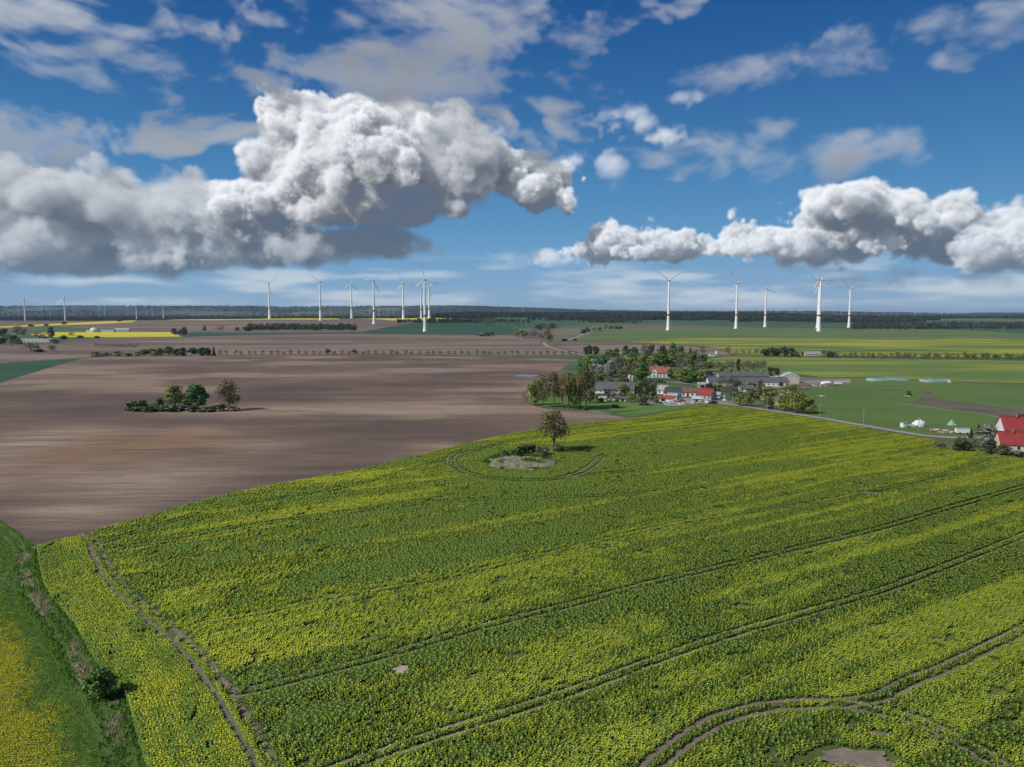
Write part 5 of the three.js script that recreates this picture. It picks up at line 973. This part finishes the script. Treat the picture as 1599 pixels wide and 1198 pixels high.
// loose rubble and junk
function junk(name, label, px, py, wpx, dm, n, mats, big) {
  const p = ground(px, py), q = metresPerPx(p), w = wpx * q, t = thing(name, label, 'junk heap', p);
  for (let i = 0; i < n; i++) { const s = range(0.4, 1) * big, g = new THREE.IcosahedronGeometry(s * 0.6, 0); g.scale(range(0.7, 1.6), range(0.4, 1), range(0.7, 1.5)); const b = part('lump', rnd() < 0.5 ? uvMetres(new THREE.BoxGeometry(s * range(0.8, 2), s * range(0.3, 0.8), s * range(0.6, 1.4))) : g, pick(mats), t); b.position.set(range(-w / 2, w / 2), s * 0.25, -rnd() * dm); b.rotation.y = rnd() * 6; b.rotation.z = range(-0.25, 0.25); }
}
junk('junk_heap', 'mixed junk and bricks left of the white trailer', 1482, 677, 36, 9, 60, [PAINT.rubble, PAINT.brick, PAINT.woodBrown, PAINT.tarpWhite, PAINT.pale, PAINT.dark], 1.3);
junk('junk_heap', 'scrap and boxes in the yard below the black-roofed house', 1064, 632, 56, 9, 70, [PAINT.rubble, PAINT.tarpTeal, PAINT.tarpWhite, PAINT.woodBrown, PAINT.brick, PAINT.dark, PAINT.pale], 1.4);
junk('rubble_heap', 'rubble heap right of the steel-roofed barn', 1278, 604, 22, 8, 44, [PAINT.rubble, PAINT.woodBrown, PAINT.dirt, PAINT.pale], 1.5);
junk('junk_heap', 'pale clutter in the garden below the long barn', 957, 626, 44, 8, 30, [PAINT.pale, PAINT.tarpWhite, PAINT.rubble, PAINT.woodBrown], 1.3);
junk('rubble_heap', 'building rubble behind the front stable', 1222, 590, 34, 10, 36, [PAINT.pale, PAINT.rubble, PAINT.concrete], 1.8);
for (const [x, y, w, words, roof] of [[941, 627, 4.5, 'left of two small sheds below the long barn', 'paleRoof'], [972, 627.5, 4, 'right of two small sheds below the long barn', 'greyRoof'], [1088, 628, 5, 'small tin shed at the right end of the junk yard', 'steel']]) building('shed', words, 'shed', x, y, { w, d: 3, h: 2, r: 0.8, turn: -10, wall: 'pale', roof, gates: [[0, 1.4, 1.6, 'f']] });
// cars
function car(label, px, py, turn, r, g, b) {
  const p = ground(px, py); p.y += 0.13; const t = thing('parked_car', label, 'car', p, turn), paint = mat(r, g, b, 0.3);
  const side = new THREE.Shape([[-2.1, 0.35], [-2.15, 0.85], [-1.2, 0.95], [-0.6, 1.42], [0.9, 1.45], [1.7, 0.95], [2.1, 0.85], [2.1, 0.35]].map(([x, y]) => new THREE.Vector2(x, y)));
  part('body', new THREE.ExtrudeGeometry(side, { depth: 1.5, bevelEnabled: true, bevelSize: 0.08, bevelThickness: 0.1, bevelSegments: 2 }).translate(0, 0, -0.75), paint, t);
  for (const z of [-0.86, 0.86]) part('side_window', new THREE.BoxGeometry(1.6, 0.32, 0.04).translate(0.15, 1.18, z), PAINT.glass, t);
  part('windscreen', new THREE.BoxGeometry(0.05, 0.55, 1.3).rotateZ(-0.85).translate(-0.95, 1.2, 0), PAINT.glass, t);
  for (const x of [-1.3, 1.3]) for (const z of [-0.78, 0.78]) { const w = part('wheel', new THREE.CylinderGeometry(0.32, 0.32, 0.2, 16).rotateX(Math.PI / 2).translate(x, 0.2, z), PAINT.dark, t); part('rim', new THREE.CylinderGeometry(0.18, 0.18, 0.22, 12).rotateX(Math.PI / 2).translate(x, 0.2, z), PAINT.steel, w); }
}
car('white car at the roadside below the bright red roof', 1103, 630.5, 1.4, 0.7, 0.7, 0.7);
car('dark car at the roadside right of the white car', 1114, 630.5, 0.15, 0.03, 0.035, 0.05);
car('orange car in the junk yard', 1064, 628, 0.2, 0.34, 0.11, 0.06);
car('silver car in the junk yard left of the orange car', 1048, 630.5, -0.3, 0.5, 0.52, 0.54);
// poles and a sign at the road
const poleMat = mat(0.30, 0.27, 0.23, 0.9);
[[1144, 633, 7, 'wooden pole at the road by the garden trees'], [1198, 640, 7, 'wooden pole at the road left of the yellow sign'], [1279.5, 655, 7.5, 'wooden pole at the road right of the willow clump'], [1348, 664, 7.5, 'wooden pole at the road by the open pasture'], [1434, 673, 6, 'thin pole at the road by the foil dome']].forEach(([x, y, h, label]) => {
  const t = thing('utility_pole', label, 'pole', ground(x, y)); part('post', new THREE.CylinderGeometry(0.10, 0.15, h, 8).translate(0, h / 2, 0), poleMat, t); part('crossarm', box(1.3, 0.12, 0.12, 0, h - 0.5, 0), poleMat, t); for (const s of [-0.5, 0, 0.5]) part('insulator', new THREE.CylinderGeometry(0.05, 0.07, 0.2, 6).translate(s, h - 0.34, 0), PAINT.white, t);
});
{ const t = thing('road_sign', 'yellowish triangular sign on a post beside the willow clump', 'sign', ground(1209.5, 645)); part('post', new THREE.CylinderGeometry(0.06, 0.08, 4.4, 8).translate(0, 2.2, 0), poleMat, t); const g = new THREE.ExtrudeGeometry(new THREE.Shape([[-1.3, 0], [1.3, 0], [0, 2.3]].map(([x, y]) => new THREE.Vector2(x, y))), { depth: 0.08, bevelEnabled: true, bevelSize: 0.05, bevelThickness: 0.02, bevelSegments: 1 }); part('panel', g.translate(0.9, 4.1, 0.1), mat(0.62, 0.47, 0.20, 0.7), t); part('bracket', box(1.6, 0.1, 0.1, 0.5, 4.25, 0.05), poleMat, t); }
{ const t = thing('water_trough', 'white boxy pump with a post at the roadside garden', 'pump', ground(1131, 626)); part('basin', box(2.2, 0.7, 1.1, 0, 0.45, 0), PAINT.tarpWhite, t); part('column', box(0.5, 2.6, 0.5, 0, 2, 0), PAINT.tarpWhite, t); part('foot', box(2.4, 0.12, 1.3, 0, 0.06, 0), PAINT.concrete, t); }
{ const t = thing('field_marker', 'broken wooden pallet lying in the dry grass margin', 'pallet', ground(178, 1101), 0.5); for (let i = 0; i < 4; i++) part('plank', box(1.1, 0.05, 0.12, 0, 0.26, i * 0.26 - 0.4), PAINT.woodBrown, t); for (const x of [-0.5, 0.5]) part('bearer', box(0.12, 0.22, 1.0, x, 0.12, 0), PAINT.pale, t); }

// ---------------------------------------------------------------- the air over the distance
scene.fog = new THREE.FogExp2(rgb(0.55, 0.78, 1), 0.000028);
renderer.render(scene, camera);
